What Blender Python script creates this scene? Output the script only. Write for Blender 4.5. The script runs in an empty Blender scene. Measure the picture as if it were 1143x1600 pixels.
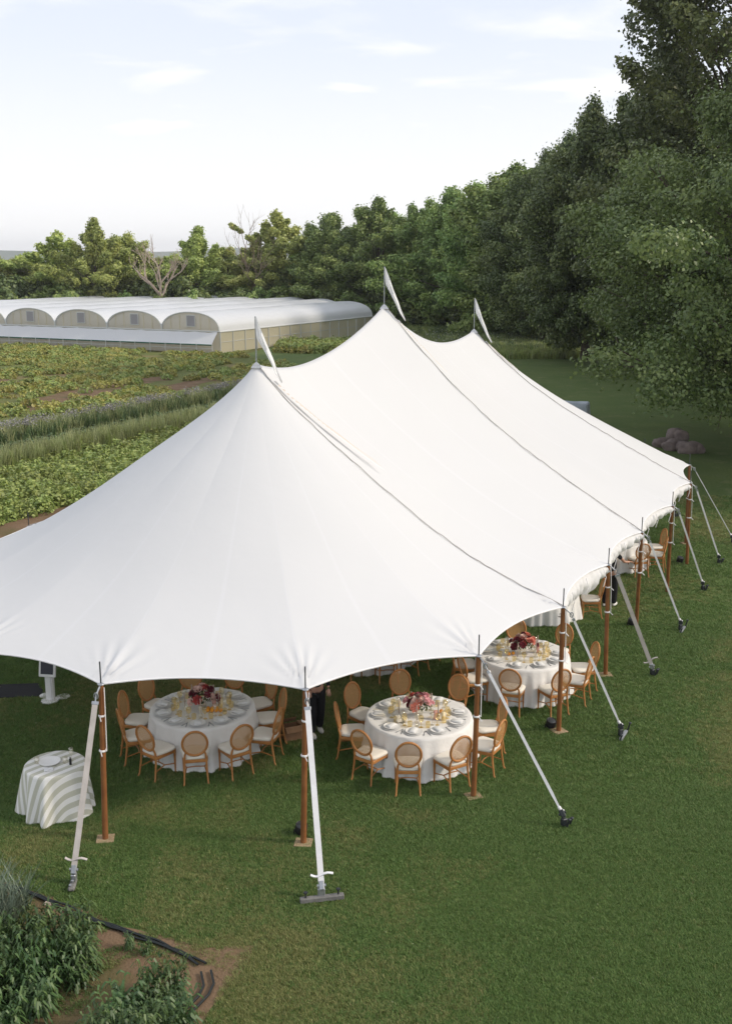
import bpy, bmesh, math, random
import numpy as np
from mathutils import Vector, Matrix, noise
R = math.radians
rnd = random.Random(7)
scn = bpy.context.scene
col = scn.collection

# ------------------------------------------------------------------ camera
F_PX, CAM_H, HOR = 1650.0, 8.5, 405.0
TH = math.atan((800 - HOR) / F_PX)
cam_d = bpy.data.cameras.new("camera")
cam = bpy.data.objects.new("camera", cam_d); col.objects.link(cam)
cam.location = (0, 0, CAM_H)
cam.rotation_euler = (math.pi / 2 - TH, 0, 0)
cam_d.sensor_fit = 'VERTICAL'; cam_d.sensor_height = 36; cam_d.sensor_width = 36
cam_d.lens = 36 * F_PX / 1600
cam_d.clip_start = 0.1; cam_d.clip_end = 12000
scn.camera = cam

# ------------------------------------------------------------------ sky, sun, exposure
SUN_EL, SUN_AZ = R(33), R(97)          # azimuth measured clockwise from +Y (view direction)
w = bpy.data.worlds.new("World"); scn.world = w; w.use_nodes = True
nt = w.node_tree; nt.nodes.clear()
N = nt.nodes.new; K = nt.links.new
out = N('ShaderNodeOutputWorld'); bg = N('ShaderNodeBackground'); bg.inputs[1].default_value = 0.10
sky = N('ShaderNodeTexSky'); sky.sky_type = 'NISHITA'; sky.sun_disc = False
sky.sun_elevation = SUN_EL; sky.sun_rotation = SUN_AZ
sky.air_density = 1.0; sky.dust_density = 1.5; sky.ozone_density = 1.0
tc = N('ShaderNodeTexCoord'); sep = N('ShaderNodeSeparateXYZ'); K(tc.outputs['Generated'], sep.inputs[0])
zc = N('ShaderNodeMath'); zc.operation = 'MAXIMUM'; zc.inputs[1].default_value = 0.0; K(sep.outputs[2], zc.inputs[0])
za = N('ShaderNodeMath'); za.operation = 'ADD'; za.inputs[1].default_value = 0.12; K(zc.outputs[0], za.inputs[0])
dx = N('ShaderNodeMath'); dx.operation = 'DIVIDE'; K(sep.outputs[0], dx.inputs[0]); K(za.outputs[0], dx.inputs[1])
dy = N('ShaderNodeMath'); dy.operation = 'DIVIDE'; K(sep.outputs[1], dy.inputs[0]); K(za.outputs[0], dy.inputs[1])
cb = N('ShaderNodeCombineXYZ'); K(dx.outputs[0], cb.inputs[0]); K(dy.outputs[0], cb.inputs[1])
mp = N('ShaderNodeMapping'); mp.inputs['Scale'].default_value = (1.0, 1.35, 1); mp.inputs['Location'].default_value = (3.1, 0.7, 0)
K(cb.outputs[0], mp.inputs[0])
n1 = N('ShaderNodeTexNoise'); n1.inputs['Scale'].default_value = 1.7; n1.inputs['Detail'].default_value = 7; n1.inputs['Roughness'].default_value = .5; n1.inputs['Distortion'].default_value = .35
K(mp.outputs[0], n1.inputs['Vector'])
r1 = N('ShaderNodeMapRange'); r1.inputs[1].default_value = .44; r1.inputs[2].default_value = .72; r1.inputs[3].default_value = 0; r1.inputs[4].default_value = .9; r1.interpolation_type = 'SMOOTHSTEP'
K(n1.outputs[0], r1.inputs[0])
rh = N('ShaderNodeMapRange'); rh.inputs[1].default_value = .02; rh.inputs[2].default_value = .22; rh.inputs[3].default_value = .9; rh.inputs[4].default_value = 0.0; rh.interpolation_type = 'SMOOTHSTEP'
K(zc.outputs[0], rh.inputs[0])
mxa = N('ShaderNodeMath'); mxa.operation = 'MAXIMUM'; K(r1.outputs[0], mxa.inputs[0]); K(rh.outputs[0], mxa.inputs[1])
# thin veil over the blue sky, then brighter clouds on it
veil = N('ShaderNodeMix'); veil.data_type = 'RGBA'; veil.inputs[0].default_value = .80
K(sky.outputs[0], veil.inputs[6]); veil.inputs[7].default_value = (6.35, 6.65, 7.4, 1)
cl = N('ShaderNodeMix'); cl.data_type = 'RGBA'; K(mxa.outputs[0], cl.inputs[0]); K(veil.outputs[2], cl.inputs[6]); cl.inputs[7].default_value = (7.5, 7.45, 7.4, 1)
K(cl.outputs[2], bg.inputs[0]); K(bg.outputs[0], out.inputs[0])

sd = bpy.data.lights.new("sun", 'SUN'); sd.energy = 1.9; sd.angle = R(7); sd.color = (1, .89, .74)
sun = bpy.data.objects.new("sun", sd); col.objects.link(sun)
sdir = Vector((math.sin(SUN_AZ) * math.cos(SUN_EL), math.cos(SUN_AZ) * math.cos(SUN_EL), math.sin(SUN_EL)))
sun.rotation_euler = sdir.to_track_quat('Z', 'Y').to_euler(); sun.location = (40, 0, 60)
scn.view_settings.view_transform = 'Standard'; scn.view_settings.look = 'None'
scn.view_settings.exposure = 0.60; scn.view_settings.gamma = 1; scn.view_settings.use_curve_mapping = False
scn.render.engine = 'CYCLES'
scn.cycles.max_bounces = 6; scn.cycles.transparent_max_bounces = 12
scn.cycles.diffuse_bounces = 3; scn.cycles.glossy_bounces = 2; scn.cycles.transmission_bounces = 4

# ------------------------------------------------------------------ helpers
def at(px, py, h=0.0):
    """point of the place at height h that the photograph's pixel shows"""
    u = (px - 571.5) / F_PX; v = -(py - 800) / F_PX
    d = (u, math.cos(TH) + v * math.sin(TH), -math.sin(TH) + v * math.cos(TH))
    t = (h - CAM_H) / d[2]
    return Vector((d[0] * t, d[1] * t, h))

A0 = Vector((-2.15, 20.85, 0)); UX = Vector((.457, .889, 0)).normalized(); RX = Vector((UX.y, -UX.x, 0))
def L(s, wv, z=0.0):
    p = A0 + UX * s + RX * wv
    return Vector((p.x, p.y, z))
ANG_U = math.atan2(UX.y, UX.x)

def tag(o, label=None, cat=None, group=None, kind=None):
    if label: o['label'] = label
    if cat: o['category'] = cat
    if group: o['group'] = group
    if kind: o['kind'] = kind
    return o
def empty(name, loc=(0, 0, 0), rz=0, label=None, cat=None, group=None, parent=None):
    o = bpy.data.objects.new(name, None); col.objects.link(o); o.location = loc; o.rotation_euler = (0, 0, rz)
    o.empty_display_size = .2
    if parent: o.parent = parent
    return tag(o, label, cat, group)
KIDS = {}
def reg(o, parent):
    if parent is not None:
        o.parent = parent; KIDS.setdefault(parent.name, []).append(o)
def copy_tree(o, parent=None):
    c = o.copy(); col.objects.link(c)
    if parent is not None: reg(c, parent)
    for ch in KIDS.get(o.name, []): copy_tree(ch, c)
    return c
def place(proto, used, loc, rz, label=None, sc=None):
    """first call moves the prototype itself, later ones copy it"""
    if not used[0]: o = proto; used[0] = True
    else: o = copy_tree(proto)
    o.location = loc; o.rotation_euler = (0, 0, rz)
    if sc: o.scale = (sc, sc, sc) if not hasattr(sc, '__len__') else sc
    if label: o['label'] = label
    return o

class MB:
    def __init__(s): s.v = []; s.f = []; s.m = None
    def add(s, vs, fs):
        b = len(s.v); s.v.extend([tuple(x) for x in vs]); s.f.extend([tuple(i + b for i in f) for f in fs]); return s
    def box(s, c, d, rot=None, bev=0.0):
        hx, hy, hz = d[0] / 2, d[1] / 2, d[2] / 2
        if bev > 0:
            b = min(bev, hx * .9, hy * .9, hz * .9)
            vs = []
            for sx in (-1, 1):
                for sy in (-1, 1):
                    for sz in (-1, 1):
                        vs += [(sx * hx, sy * (hy - b), sz * (hz - b)), (sx * (hx - b), sy * hy, sz * (hz - b)), (sx * (hx - b), sy * (hy - b), sz * hz)]
            bm = bmesh.new()
            for q in vs: bm.verts.new(q)
            bmesh.ops.convex_hull(bm, input=bm.verts)
            bm.verts.ensure_lookup_table(); bm.verts.index_update()
            vs = [v.co.copy() for v in bm.verts]; fs = [[v.index for v in f.verts] for f in bm.faces]; bm.free()
        else:
            vs = [(sx * hx, sy * hy, sz * hz) for sz in (-1, 1) for sy in (-1, 1) for sx in (-1, 1)]
            fs = [(0, 2, 3, 1), (4, 5, 7, 6), (0, 1, 5, 4), (2, 6, 7, 3), (0, 4, 6, 2), (1, 3, 7, 5)]
        c = Vector(c); M = rot if rot is not None else Matrix.Identity(3)
        return s.add([M @ Vector(q) + c for q in vs], fs)
    def tube(s, pts, rad, n=8, cap=True, closed=False, flat=None):
        pts = [Vector(p) for p in pts]; k = len(pts)
        if not hasattr(rad, '__len__'): rad = [rad] * k
        vs = []; up = None
        for i, p in enumerate(pts):
            if closed: t = pts[(i + 1) % k] - pts[i - 1]
            else: t = pts[min(i + 1, k - 1)] - pts[max(i - 1, 0)]
            t.normalize()
            if up is None:
                up = Vector((0, 0, 1)) if abs(t.z) < .9 else Vector((0, 1, 0))
            a = up - t * up.dot(t)
            if a.length < 1e-5: a = t.orthogonal()
            a.normalize(); b = t.cross(a); up = a
            for j in range(n):
                th = 2 * math.pi * j / n
                q = a * math.cos(th) * (flat if flat else 1) + b * math.sin(th)
                vs.append(p + q * rad[i])
        fs = []
        for i in range(k if closed else k - 1):
            i2 = (i + 1) % k
            for j in range(n):
                j2 = (j + 1) % n
                fs.append((i * n + j, i * n + j2, i2 * n + j2, i2 * n + j))
        if cap and not closed:
            fs.append(tuple(range(n))[::-1]); fs.append(tuple((k - 1) * n + j for j in range(n)))
        return s.add(vs, fs)
    def lathe(s, prof, n=16, c=(0, 0, 0), M=None):
        vs = []; c = Vector(c)
        for r, z in prof:
            for j in range(n):
                th = 2 * math.pi * j / n
                q = Vector((r * math.cos(th), r * math.sin(th), z))
                if M is not None: q = M @ q
                vs.append(q + c)
        fs = []
        for i in range(len(prof) - 1):
            for j in range(n):
                j2 = (j + 1) % n
                fs.append((i * n + j, i * n + j2, (i + 1) * n + j2, (i + 1) * n + j))
        if prof[0][0] > 1e-4: fs.append(tuple(range(n))[::-1])
        if prof[-1][0] > 1e-4: fs.append(tuple((len(prof) - 1) * n + j for j in range(n)))
        return s.add(vs, fs)
    def ball(s, c, r, n=8, m=5, jit=0.0, rg=None):
        vs = []; rx, ry, rz = r if hasattr(r, '__len__') else (r, r, r)
        for i in range(m + 1):
            ph = math.pi * i / m
            for j in range(n):
                th = 2 * math.pi * j / n
                q = 1 + ((rg or rnd).uniform(-jit, jit) if jit else 0)
                vs.append((c[0] + rx * q * math.sin(ph) * math.cos(th), c[1] + ry * q * math.sin(ph) * math.sin(th), c[2] - rz * q * math.cos(ph)))
        fs = []
        for i in range(m):
            for j in range(n):
                j2 = (j + 1) % n
                fs.append((i * n + j, i * n + j2, (i + 1) * n + j2, (i + 1) * n + j))
        return s.add(vs, fs)
    def mesh(s, name, mat, smooth=True):
        me = bpy.data.meshes.new(name); me.from_pydata(s.v, [], s.f)
        bm = bmesh.new(); bm.from_mesh(me); bmesh.ops.remove_doubles(bm, verts=bm.verts, dist=1e-5)
        bmesh.ops.recalc_face_normals(bm, faces=bm.faces); bm.to_mesh(me); bm.free()
        if smooth: me.polygons.foreach_set('use_smooth', [True] * len(me.polygons))
        if smooth == 'auto': me.set_sharp_from_angle(angle=R(35))
        if mat: me.materials.append(mat)
        return me
    def build(s, name, mat, parent=None, loc=None, smooth='auto'):
        o = bpy.data.objects.new(name, s.mesh(name, mat, smooth)); col.objects.link(o)
        if loc is not None: o.location = loc
        reg(o, parent)
        return o
def obj(name, me, parent=None, loc=None):
    o = bpy.data.objects.new(name, me); col.objects.link(o)
    if loc is not None: o.location = loc
    reg(o, parent); return o
def RM(axis, a): return Matrix.Rotation(a, 3, axis)

# ------------------------------------------------------------------ materials
def mat(name, c, rough=.6, var=None, scale=8, bump=0, bscale=40, metal=0, spec=.4, alpha=1, trans=0, detail=4, sheen=0, coords='Object', c3=None, s3=1.0):
    m = bpy.data.materials.new(name); m.use_nodes = True; nt = m.node_tree; b = nt.nodes['Principled BSDF']
    b.inputs['Base Color'].default_value = (*c, 1); b.inputs['Roughness'].default_value = rough
    b.inputs['Metallic'].default_value = metal; b.inputs['Specular IOR Level'].default_value = spec
    b.inputs['Alpha'].default_value = alpha; b.inputs['Transmission Weight'].default_value = trans
    b.inputs['Sheen Weight'].default_value = sheen
    tc = nt.nodes.new('ShaderNodeTexCoord')
    if var:
        n = nt.nodes.new('ShaderNodeTexNoise'); n.inputs['Scale'].default_value = scale; n.inputs['Detail'].default_value = detail
        nt.links.new(tc.outputs[coords], n.inputs['Vector'])
        r = nt.nodes.new('ShaderNodeMapRange'); r.inputs[1].default_value = .3; r.inputs[2].default_value = .7; nt.links.new(n.outputs[0], r.inputs[0])
        x = nt.nodes.new('ShaderNodeMix'); x.data_type = 'RGBA'; nt.links.new(r.outputs[0], x.inputs[0])
        x.inputs[6].default_value = (*c, 1); x.inputs[7].default_value = (*var, 1)
        last = x.outputs[2]
        if c3:
            n3 = nt.nodes.new('ShaderNodeTexNoise'); n3.inputs['Scale'].default_value = s3; n3.inputs['Detail'].default_value = 5
            nt.links.new(tc.outputs[coords], n3.inputs['Vector'])
            r3 = nt.nodes.new('ShaderNodeMapRange'); r3.inputs[1].default_value = .48; r3.inputs[2].default_value = .68; nt.links.new(n3.outputs[0], r3.inputs[0])
            x3 = nt.nodes.new('ShaderNodeMix'); x3.data_type = 'RGBA'; nt.links.new(r3.outputs[0], x3.inputs[0]); nt.links.new(last, x3.inputs[6]); x3.inputs[7].default_value = (*c3, 1)
            last = x3.outputs[2]
        nt.links.new(last, b.inputs['Base Color'])
    if bump:
        n2 = nt.nodes.new('ShaderNodeTexNoise'); n2.inputs['Scale'].default_value = bscale; n2.inputs['Detail'].default_value = 5
        nt.links.new(tc.outputs[coords], n2.inputs['Vector'])
        bp = nt.nodes.new('ShaderNodeBump'); bp.inputs['Strength'].default_value = bump; bp.inputs['Distance'].default_value = .02
        nt.links.new(n2.outputs[0], bp.inputs['Height']); nt.links.new(bp.outputs[0], b.inputs['Normal'])
    return m

def leaf_mat(name, c1, c2, c3, trans=.25, rough=.5):
    m = bpy.data.materials.new(name); m.use_nodes = True; nt = m.node_tree; b = nt.nodes['Principled BSDF']
    o = nt.nodes['Material Output']
    a = nt.nodes.new('ShaderNodeAttribute'); a.attribute_name = 'tint'
    cr = nt.nodes.new('ShaderNodeValToRGB'); cr.color_ramp.elements[0].color = (*c1, 1); cr.color_ramp.elements[1].color = (*c3, 1)
    e = cr.color_ramp.elements.new(.5); e.color = (*c2, 1)
    oi = nt.nodes.new('ShaderNodeObjectInfo')
    hs = nt.nodes.new('ShaderNodeHueSaturation')
    mr = nt.nodes.new('ShaderNodeMapRange'); mr.inputs[3].default_value = .85; mr.inputs[4].default_value = 1.18
    nt.links.new(oi.outputs['Random'], mr.inputs[0]); nt.links.new(mr.outputs[0], hs.inputs['Value'])
    mh = nt.nodes.new('ShaderNodeMapRange'); mh.inputs[3].default_value = .488; mh.inputs[4].default_value = .512
    nt.links.new(oi.outputs['Random'], mh.inputs[0]); nt.links.new(mh.outputs[0], hs.inputs['Hue'])
    nt.links.new(a.outputs['Fac'], cr.inputs[0]); nt.links.new(cr.outputs[0], hs.inputs['Color'])
    nt.links.new(hs.outputs[0], b.inputs['Base Color'])
    b.inputs['Roughness'].default_value = rough; b.inputs['Specular IOR Level'].default_value = .5
    t = nt.nodes.new('ShaderNodeBsdfTranslucent'); nt.links.new(hs.outputs[0], t.inputs[0])
    mx = nt.nodes.new('ShaderNodeMixShader'); mx.inputs[0].default_value = trans
    nt.links.new(b.outputs[0], mx.inputs[1]); nt.links.new(t.outputs[0], mx.inputs[2]); nt.links.new(mx.outputs[0], o.inputs[0])
    return m

M = {}
M['wood'] = mat('honey oak', (.47, .215, .068), .45, (.38, .155, .045), 9, .15, 60)
M['polewood'] = mat('varnished pole', (.27, .115, .042), .4, (.19, .072, .026), 5, .1, 30)
M['cushion'] = mat('cream cushion', (.78, .73, .64), .85, (.74, .69, .60), 5, .1, 200, sheen=.2)
M['linen'] = mat('white linen', (.80, .785, .76), .85, (.76, .745, .72), 3, .25, 18)
M['china'] = mat('white china', (.84, .83, .81), .6, spec=.2)
M['greyrim'] = mat('grey plate', (.72, .72, .71), .6, spec=.2)
M['napkin'] = mat('napkin', (.74, .74, .73), .9, (.72, .72, .71), 14)
M['steel'] = mat('galvanised steel', (.42, .44, .46), .4, (.33, .34, .36), 20, metal=.7)
M['darksteel'] = mat('dark steel', (.05, .055, .06), .5, metal=.5)
M['strap'] = mat('white strap', (.80, .79, .80), .7, (.72, .70, .70), 6, .15, 60)
M['oldstrap'] = mat('worn strap', (.50, .46, .43), .8, (.40, .37, .34), 6, .15, 60)
M['rope'] = mat('seam rope', (.52, .49, .46), .9, (.34, .31, .29), 3)
M['plate'] = mat('plywood foot', (.42, .30, .19), .8, (.34, .24, .15), 12)
M['greywood'] = mat('weathered timber', (.20, .195, .185), .9, (.13, .125, .12), 14, .4, 50)
M['black'] = mat('black plastic', (.012, .012, .014), .45)
M['blackcloth'] = mat('black cloth', (.008, .008, .010), .9, (.014, .014, .016), 10)
M['skin'] = mat('skin', (.48, .27, .19), .5)
M['hair'] = mat('brown hair', (.04, .022, .012), .6, (.06, .035, .02), 30)
M['shoe'] = mat('white shoe', (.7, .68, .64), .6)
M['card'] = mat('cardboard', (.33, .19, .10), .85, (.27, .15, .08), 10)
M['white'] = mat('white paint', (.78, .77, .76), .5)
M['screen'] = mat('dark screen', (.012, .016, .03), .15)
M['hose'] = mat('black hose', (.012, .016, .016), .45)
M['bark'] = mat('grey bark', (.115, .088, .066), .95, (.07, .052, .04), 6, .6, 12)
M['deadbark'] = mat('bleached bark', (.44, .36, .29), .9, (.32, .25, .20), 4, .3, 12)
M['stone'] = mat('field stone', (.24, .19, .17), .9, (.14, .11, .10), 4, .6, 9)
M['tarp'] = mat('pale tarp', (.42, .46, .50), .6, (.34, .38, .43), 5, .3, 8)
def glass_mat(name, c, f):
    m = bpy.data.materials.new(name); m.use_nodes = True; nt = m.node_tree
    nt.nodes.remove(nt.nodes['Principled BSDF']); o = nt.nodes['Material Output']
    t = nt.nodes.new('ShaderNodeBsdfTransparent'); t.inputs[0].default_value = (*c, 1)
    g = nt.nodes.new('ShaderNodeBsdfGlossy'); g.inputs[1].default_value = .08; g.inputs[0].default_value = (1, .97, .88, 1)
    x = nt.nodes.new('ShaderNodeMixShader'); x.inputs[0].default_value = f
    nt.links.new(t.outputs[0], x.inputs[1]); nt.links.new(g.outputs[0], x.inputs[2]); nt.links.new(x.outputs[0], o.inputs[0]); return m
M['amber'] = glass_mat('amber glass', (.96, .88, .66), .18)
M['clear'] = glass_mat('clear glass', (.93, .92, .88), .22)
def cane_mat():
    m = bpy.data.materials.new('woven cane'); m.use_nodes = True; nt = m.node_tree; b = nt.nodes['Principled BSDF']; o = nt.nodes['Material Output']
    b.inputs['Base Color'].default_value = (.54, .29, .115, 1); b.inputs['Roughness'].default_value = .55
    tc = nt.nodes.new('ShaderNodeTexCoord'); mp = nt.nodes.new('ShaderNodeMapping'); nt.links.new(tc.outputs['Object'], mp.inputs[0])
    outs = []
    for rot in (0, 45, 90, 135):
        wv = nt.nodes.new('ShaderNodeTexWave'); wv.inputs['Scale'].default_value = 26; wv.bands_direction = 'X'
        m2 = nt.nodes.new('ShaderNodeMapping'); m2.inputs['Rotation'].default_value = (0, R(rot), 0)
        nt.links.new(tc.outputs['Object'], m2.inputs[0]); nt.links.new(m2.outputs[0], wv.inputs['Vector'])
        outs.append(wv.outputs['Fac'])
    last = outs[0]
    for q in outs[1:]:
        mm = nt.nodes.new('ShaderNodeMath'); mm.operation = 'MAXIMUM'; nt.links.new(last, mm.inputs[0]); nt.links.new(q, mm.inputs[1]); last = mm.outputs[0]
    gt = nt.nodes.new('ShaderNodeMath'); gt.operation = 'GREATER_THAN'; gt.inputs[1].default_value = .86; nt.links.new(last, gt.inputs[0])
    t = nt.nodes.new('ShaderNodeBsdfTransparent'); x = nt.nodes.new('ShaderNodeMixShader')
    nt.links.new(gt.outputs[0], x.inputs[0]); nt.links.new(t.outputs[0], x.inputs[1]); nt.links.new(b.outputs[0], x.inputs[2]); nt.links.new(x.outputs[0], o.inputs[0])
    return m
M['cane'] = cane_mat()
def cloth_trans(name, c, t, c2=None, lines=False):
    m = bpy.data.materials.new(name); m.use_nodes = True; nt = m.node_tree; b = nt.nodes['Principled BSDF']; o = nt.nodes['Material Output']
    b.inputs['Base Color'].default_value = (*c, 1); b.inputs['Roughness'].default_value = .65; b.inputs['Specular IOR Level'].default_value = .25
    tc = nt.nodes.new('ShaderNodeTexCoord')
    n = nt.nodes.new('ShaderNodeTexNoise'); n.inputs['Scale'].default_value = .9; n.inputs['Detail'].default_value = 6; nt.links.new(tc.outputs['Object'], n.inputs['Vector'])
    x = nt.nodes.new('ShaderNodeMix'); x.data_type = 'RGBA'; nt.links.new(n.outputs[0], x.inputs[0])
    x.inputs[6].default_value = (*c, 1); x.inputs[7].default_value = (*[q * .965 for q in c], 1)
    last = x.outputs[2]
    if lines:
        a = nt.nodes.new('ShaderNodeAttribute'); a.attribute_name = 'seam'
        x2 = nt.nodes.new('ShaderNodeMix'); x2.data_type = 'RGBA'; nt.links.new(a.outputs['Fac'], x2.inputs[0]); nt.links.new(last, x2.inputs[6])
        x2.inputs[7].default_value = (.757, .757, .767, 1); last = x2.outputs[2]
    nt.links.new(last, b.inputs['Base Color'])
    n2 = nt.nodes.new('ShaderNodeTexNoise'); n2.inputs['Scale'].default_value = 3.5; n2.inputs['Detail'].default_value = 3; nt.links.new(tc.outputs['Object'], n2.inputs['Vector'])
    bp = nt.nodes.new('ShaderNodeBump'); bp.inputs['Strength'].default_value = .12; bp.inputs['Distance'].default_value = .05
    nt.links.new(n2.outputs[0], bp.inputs['Height']); nt.links.new(bp.outputs[0], b.inputs['Normal'])
    tr = nt.nodes.new('ShaderNodeBsdfTranslucent'); tr.inputs[0].default_value = (*c, 1)
    mx = nt.nodes.new('ShaderNodeMixShader'); mx.inputs[0].default_value = t
    nt.links.new(b.outputs[0], mx.inputs[1]); nt.links.new(tr.outputs[0], mx.inputs[2]); nt.links.new(mx.outputs[0], o.inputs[0])
    return m
M['sail'] = cloth_trans('sailcloth', (.75, .75, .755), .20, lines=True)
M['sidewall'] = cloth_trans('sidewall cloth', (.80, .79, .79), .2)
M['flag'] = cloth_trans('flag cloth', (.82, .82, .82), .3)
M['stream'] = cloth_trans('streamer cloth', (.72, .65, .58), .3)

# ------------------------------------------------------------------ ground
def ground_mat():
    m = bpy.data.materials.new('turf'); m.use_nodes = True; nt = m.node_tree; b = nt.nodes['Principled BSDF']; N = nt.nodes.new; K = nt.links.new
    tc = N('ShaderNodeTexCoord')
    def noi(sc, det=6, rough=.6):
        n = N('ShaderNodeTexNoise'); n.inputs['Scale'].default_value = sc; n.inputs['Detail'].default_value = det; n.inputs['Roughness'].default_value = rough; K(tc.outputs['Object'], n.inputs['Vector']); return n.outputs[0]
    def mixc(f, a, c, lo=.35, hi=.65):
        r = N('ShaderNodeMapRange'); r.inputs[1].default_value = lo; r.inputs[2].default_value = hi; K(f, r.inputs[0])
        x = N('ShaderNodeMix'); x.data_type = 'RGBA'; K(r.outputs[0], x.inputs[0])
        if isinstance(a, tuple): x.inputs[6].default_value = (*a, 1)
        else: K(a, x.inputs[6])
        if isinstance(c, tuple): x.inputs[7].default_value = (*c, 1)
        else: K(c, x.inputs[7])
        return x.outputs[2]
    a = mixc(noi(.35), (.075, .120, .032), (.120, .155, .050))
    a2 = mixc(noi(9, 8, .75), (.055, .095, .024), (.135, .175, .060))
    x = N('ShaderNodeMix'); x.data_type = 'RGBA'; x.inputs[0].default_value = .5; K(a, x.inputs[6]); K(a2, x.inputs[7])
    c = mixc(noi(.9, 5, .6), x.outputs[2], (.16, .175, .075), .56, .78)
    K(c, b.inputs['Base Color']); b.inputs['Roughness'].default_value = .9; b.inputs['Specular IOR Level'].default_value = .15
    bp = N('ShaderNodeBump'); bp.inputs['Strength'].default_value = .8; bp.inputs['Distance'].default_value = .03; K(noi(40, 6, .7), bp.inputs['Height']); K(bp.outputs[0], b.inputs['Normal'])
    return m
M['turf'] = ground_mat()
M['meadow'] = mat('meadow', (.085, .10, .035), .95, (.13, .125, .05), .06, .5, 3, spec=.1)
M['soil'] = mat('soil', (.20, .135, .085), .95, (.14, .09, .055), 1.2, .9, 25, spec=.1, c3=(.10, .10, .04), s3=.6)
M['field'] = mat('field soil', (.15, .165, .055), .95, (.10, .12, .04), .5, .9, 9, spec=.1, c3=(.22, .15, .085), s3=.16)  # kept light and yellowish, so warm sunlight on the field is in the colour

def sheet(name, pts, z, m, kind='structure'):
    b = MB(); b.add([(p[0], p[1], z) for p in pts], [tuple(range(len(pts)))])
    o = b.build(name, m, smooth=False); o['kind'] = kind; return o
sheet('ground', [(-6000, -3000), (6000, -3000), (6000, 9000), (-6000, 9000)], -.012, M['meadow'])
lawn_pts = [L(-60, -12.2), L(42, -12.5), L(54, -30.1), L(64, -43.1), L(90, -50), L(112, 28), L(60, 62), L(-60, 40)]
sheet('lawn', lawn_pts, 0, M['turf'])
sheet('crop_field', [L(-30, -12.1), L(42, -12.4), L(54, -30), L(64, -43), L(98, -60), L(98, -110), L(-30, -110)], -.006 + .008, M['field'])
# bare soil edge between the lawn and the crops
sp = [L(s, -12.0 + .25 * math.sin(s * .9) + .15 * math.sin(s * 2.3 + 1)) for s in np.linspace(-25, 34, 120)] + [L(s, -14.6) for s in np.linspace(34, -25, 40)]
sheet('soil_strip', sp, .006, M['soil'])
# hills on the horizon
hb = MB(); n = 90
for k, (dist, hh) in enumerate(((2700, 62),)):
    vs = []
    for i in range(n + 1):
        a = R(-75) + R(150) * i / n
        h = hh * (.45 + .55 * noise.noise(Vector((i * .11, 3.3, 0))) + .2 * noise.noise(Vector((i * .4, 1, 0))))
        h = max(h, 10)
        vs += [(math.sin(a) * dist, math.cos(a) * dist, -1), (math.sin(a) * (dist + 160), math.cos(a) * (dist + 160), h), (math.sin(a) * (dist + 900), math.cos(a) * (dist + 900), -1)]
    fs = []
    for i in range(n):
        fs += [(3 * i, 3 * i + 1, 3 * i + 4, 3 * i + 3), (3 * i + 1, 3 * i + 2, 3 * i + 5, 3 * i + 4)]
    hb.add(vs, fs)
M['hill'] = mat('far hills', (.10, .13, .10), 1, (.14, .16, .11), .002)
hb.build('hills', M['hill'])['kind'] = 'structure'

# ------------------------------------------------------------------ greenhouse
def poly_mat(name, c, tr, alpha):
    m = bpy.data.materials.new(name); m.use_nodes = True; nt = m.node_tree; b = nt.nodes['Principled BSDF']; o = nt.nodes['Material Output']
    b.inputs['Base Color'].default_value = (*c, 1); b.inputs['Roughness'].default_value = .3; b.inputs['Specular IOR Level'].default_value = .5
    tc = nt.nodes.new('ShaderNodeTexCoord'); n = nt.nodes.new('ShaderNodeTexNoise'); n.inputs['Scale'].default_value = .8; n.inputs['Detail'].default_value = 6
    nt.links.new(tc.outputs['Object'], n.inputs['Vector'])
    bp = nt.nodes.new('ShaderNodeBump'); bp.inputs['Strength'].default_value = .5; bp.inputs['Distance'].default_value = .12; nt.links.new(n.outputs[0], bp.inputs['Height']); nt.links.new(bp.outputs[0], b.inputs['Normal'])
    t = nt.nodes.new('ShaderNodeBsdfTranslucent'); t.inputs[0].default_value = (*c, 1)
    mx = nt.nodes.new('ShaderNodeMixShader'); mx.inputs[0].default_value = tr; nt.links.new(b.outputs[0], mx.inputs[1]); nt.links.new(t.outputs[0], mx.inputs[2])
    tp = nt.nodes.new('ShaderNodeBsdfTransparent'); m2 = nt.nodes.new('ShaderNodeMixShader'); m2.inputs[0].default_value = alpha
    nt.links.new(tp.outputs[0], m2.inputs[1]); nt.links.new(mx.outputs[0], m2.inputs[2]); nt.links.new(m2.outputs[0], o.inputs[0]); return m
M['polyroof'] = poly_mat('poly film roof', (.80, .82, .85), .30, .98)
M['polywall'] = poly_mat('poly film wall', (.84, .78, .60), .5, .80)
M['polyend'] = poly_mat('poly film end', (.80, .75, .66), .5, .90)
M['polyflap'] = poly_mat('poly film flap', (.80, .81, .84), .3, .97)
M['galv'] = mat('galvanised frame', (.62, .63, .62), .5, metal=.3)
M['ghgreen'] = mat('green hem', (.01, .09, .06), .7)
GC = Vector((-13.5, 98.8, 0)); GU = Vector((.46, .888, 0)).normalized(); GF = Vector((-.905, .425, 0)).normalized()
BAYW, EAVE, RISE = 6.45, 1.95, 1.75
def G(a, b, z): p = GC + GF * a + GU * b; return (p.x, p.y, z)
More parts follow.
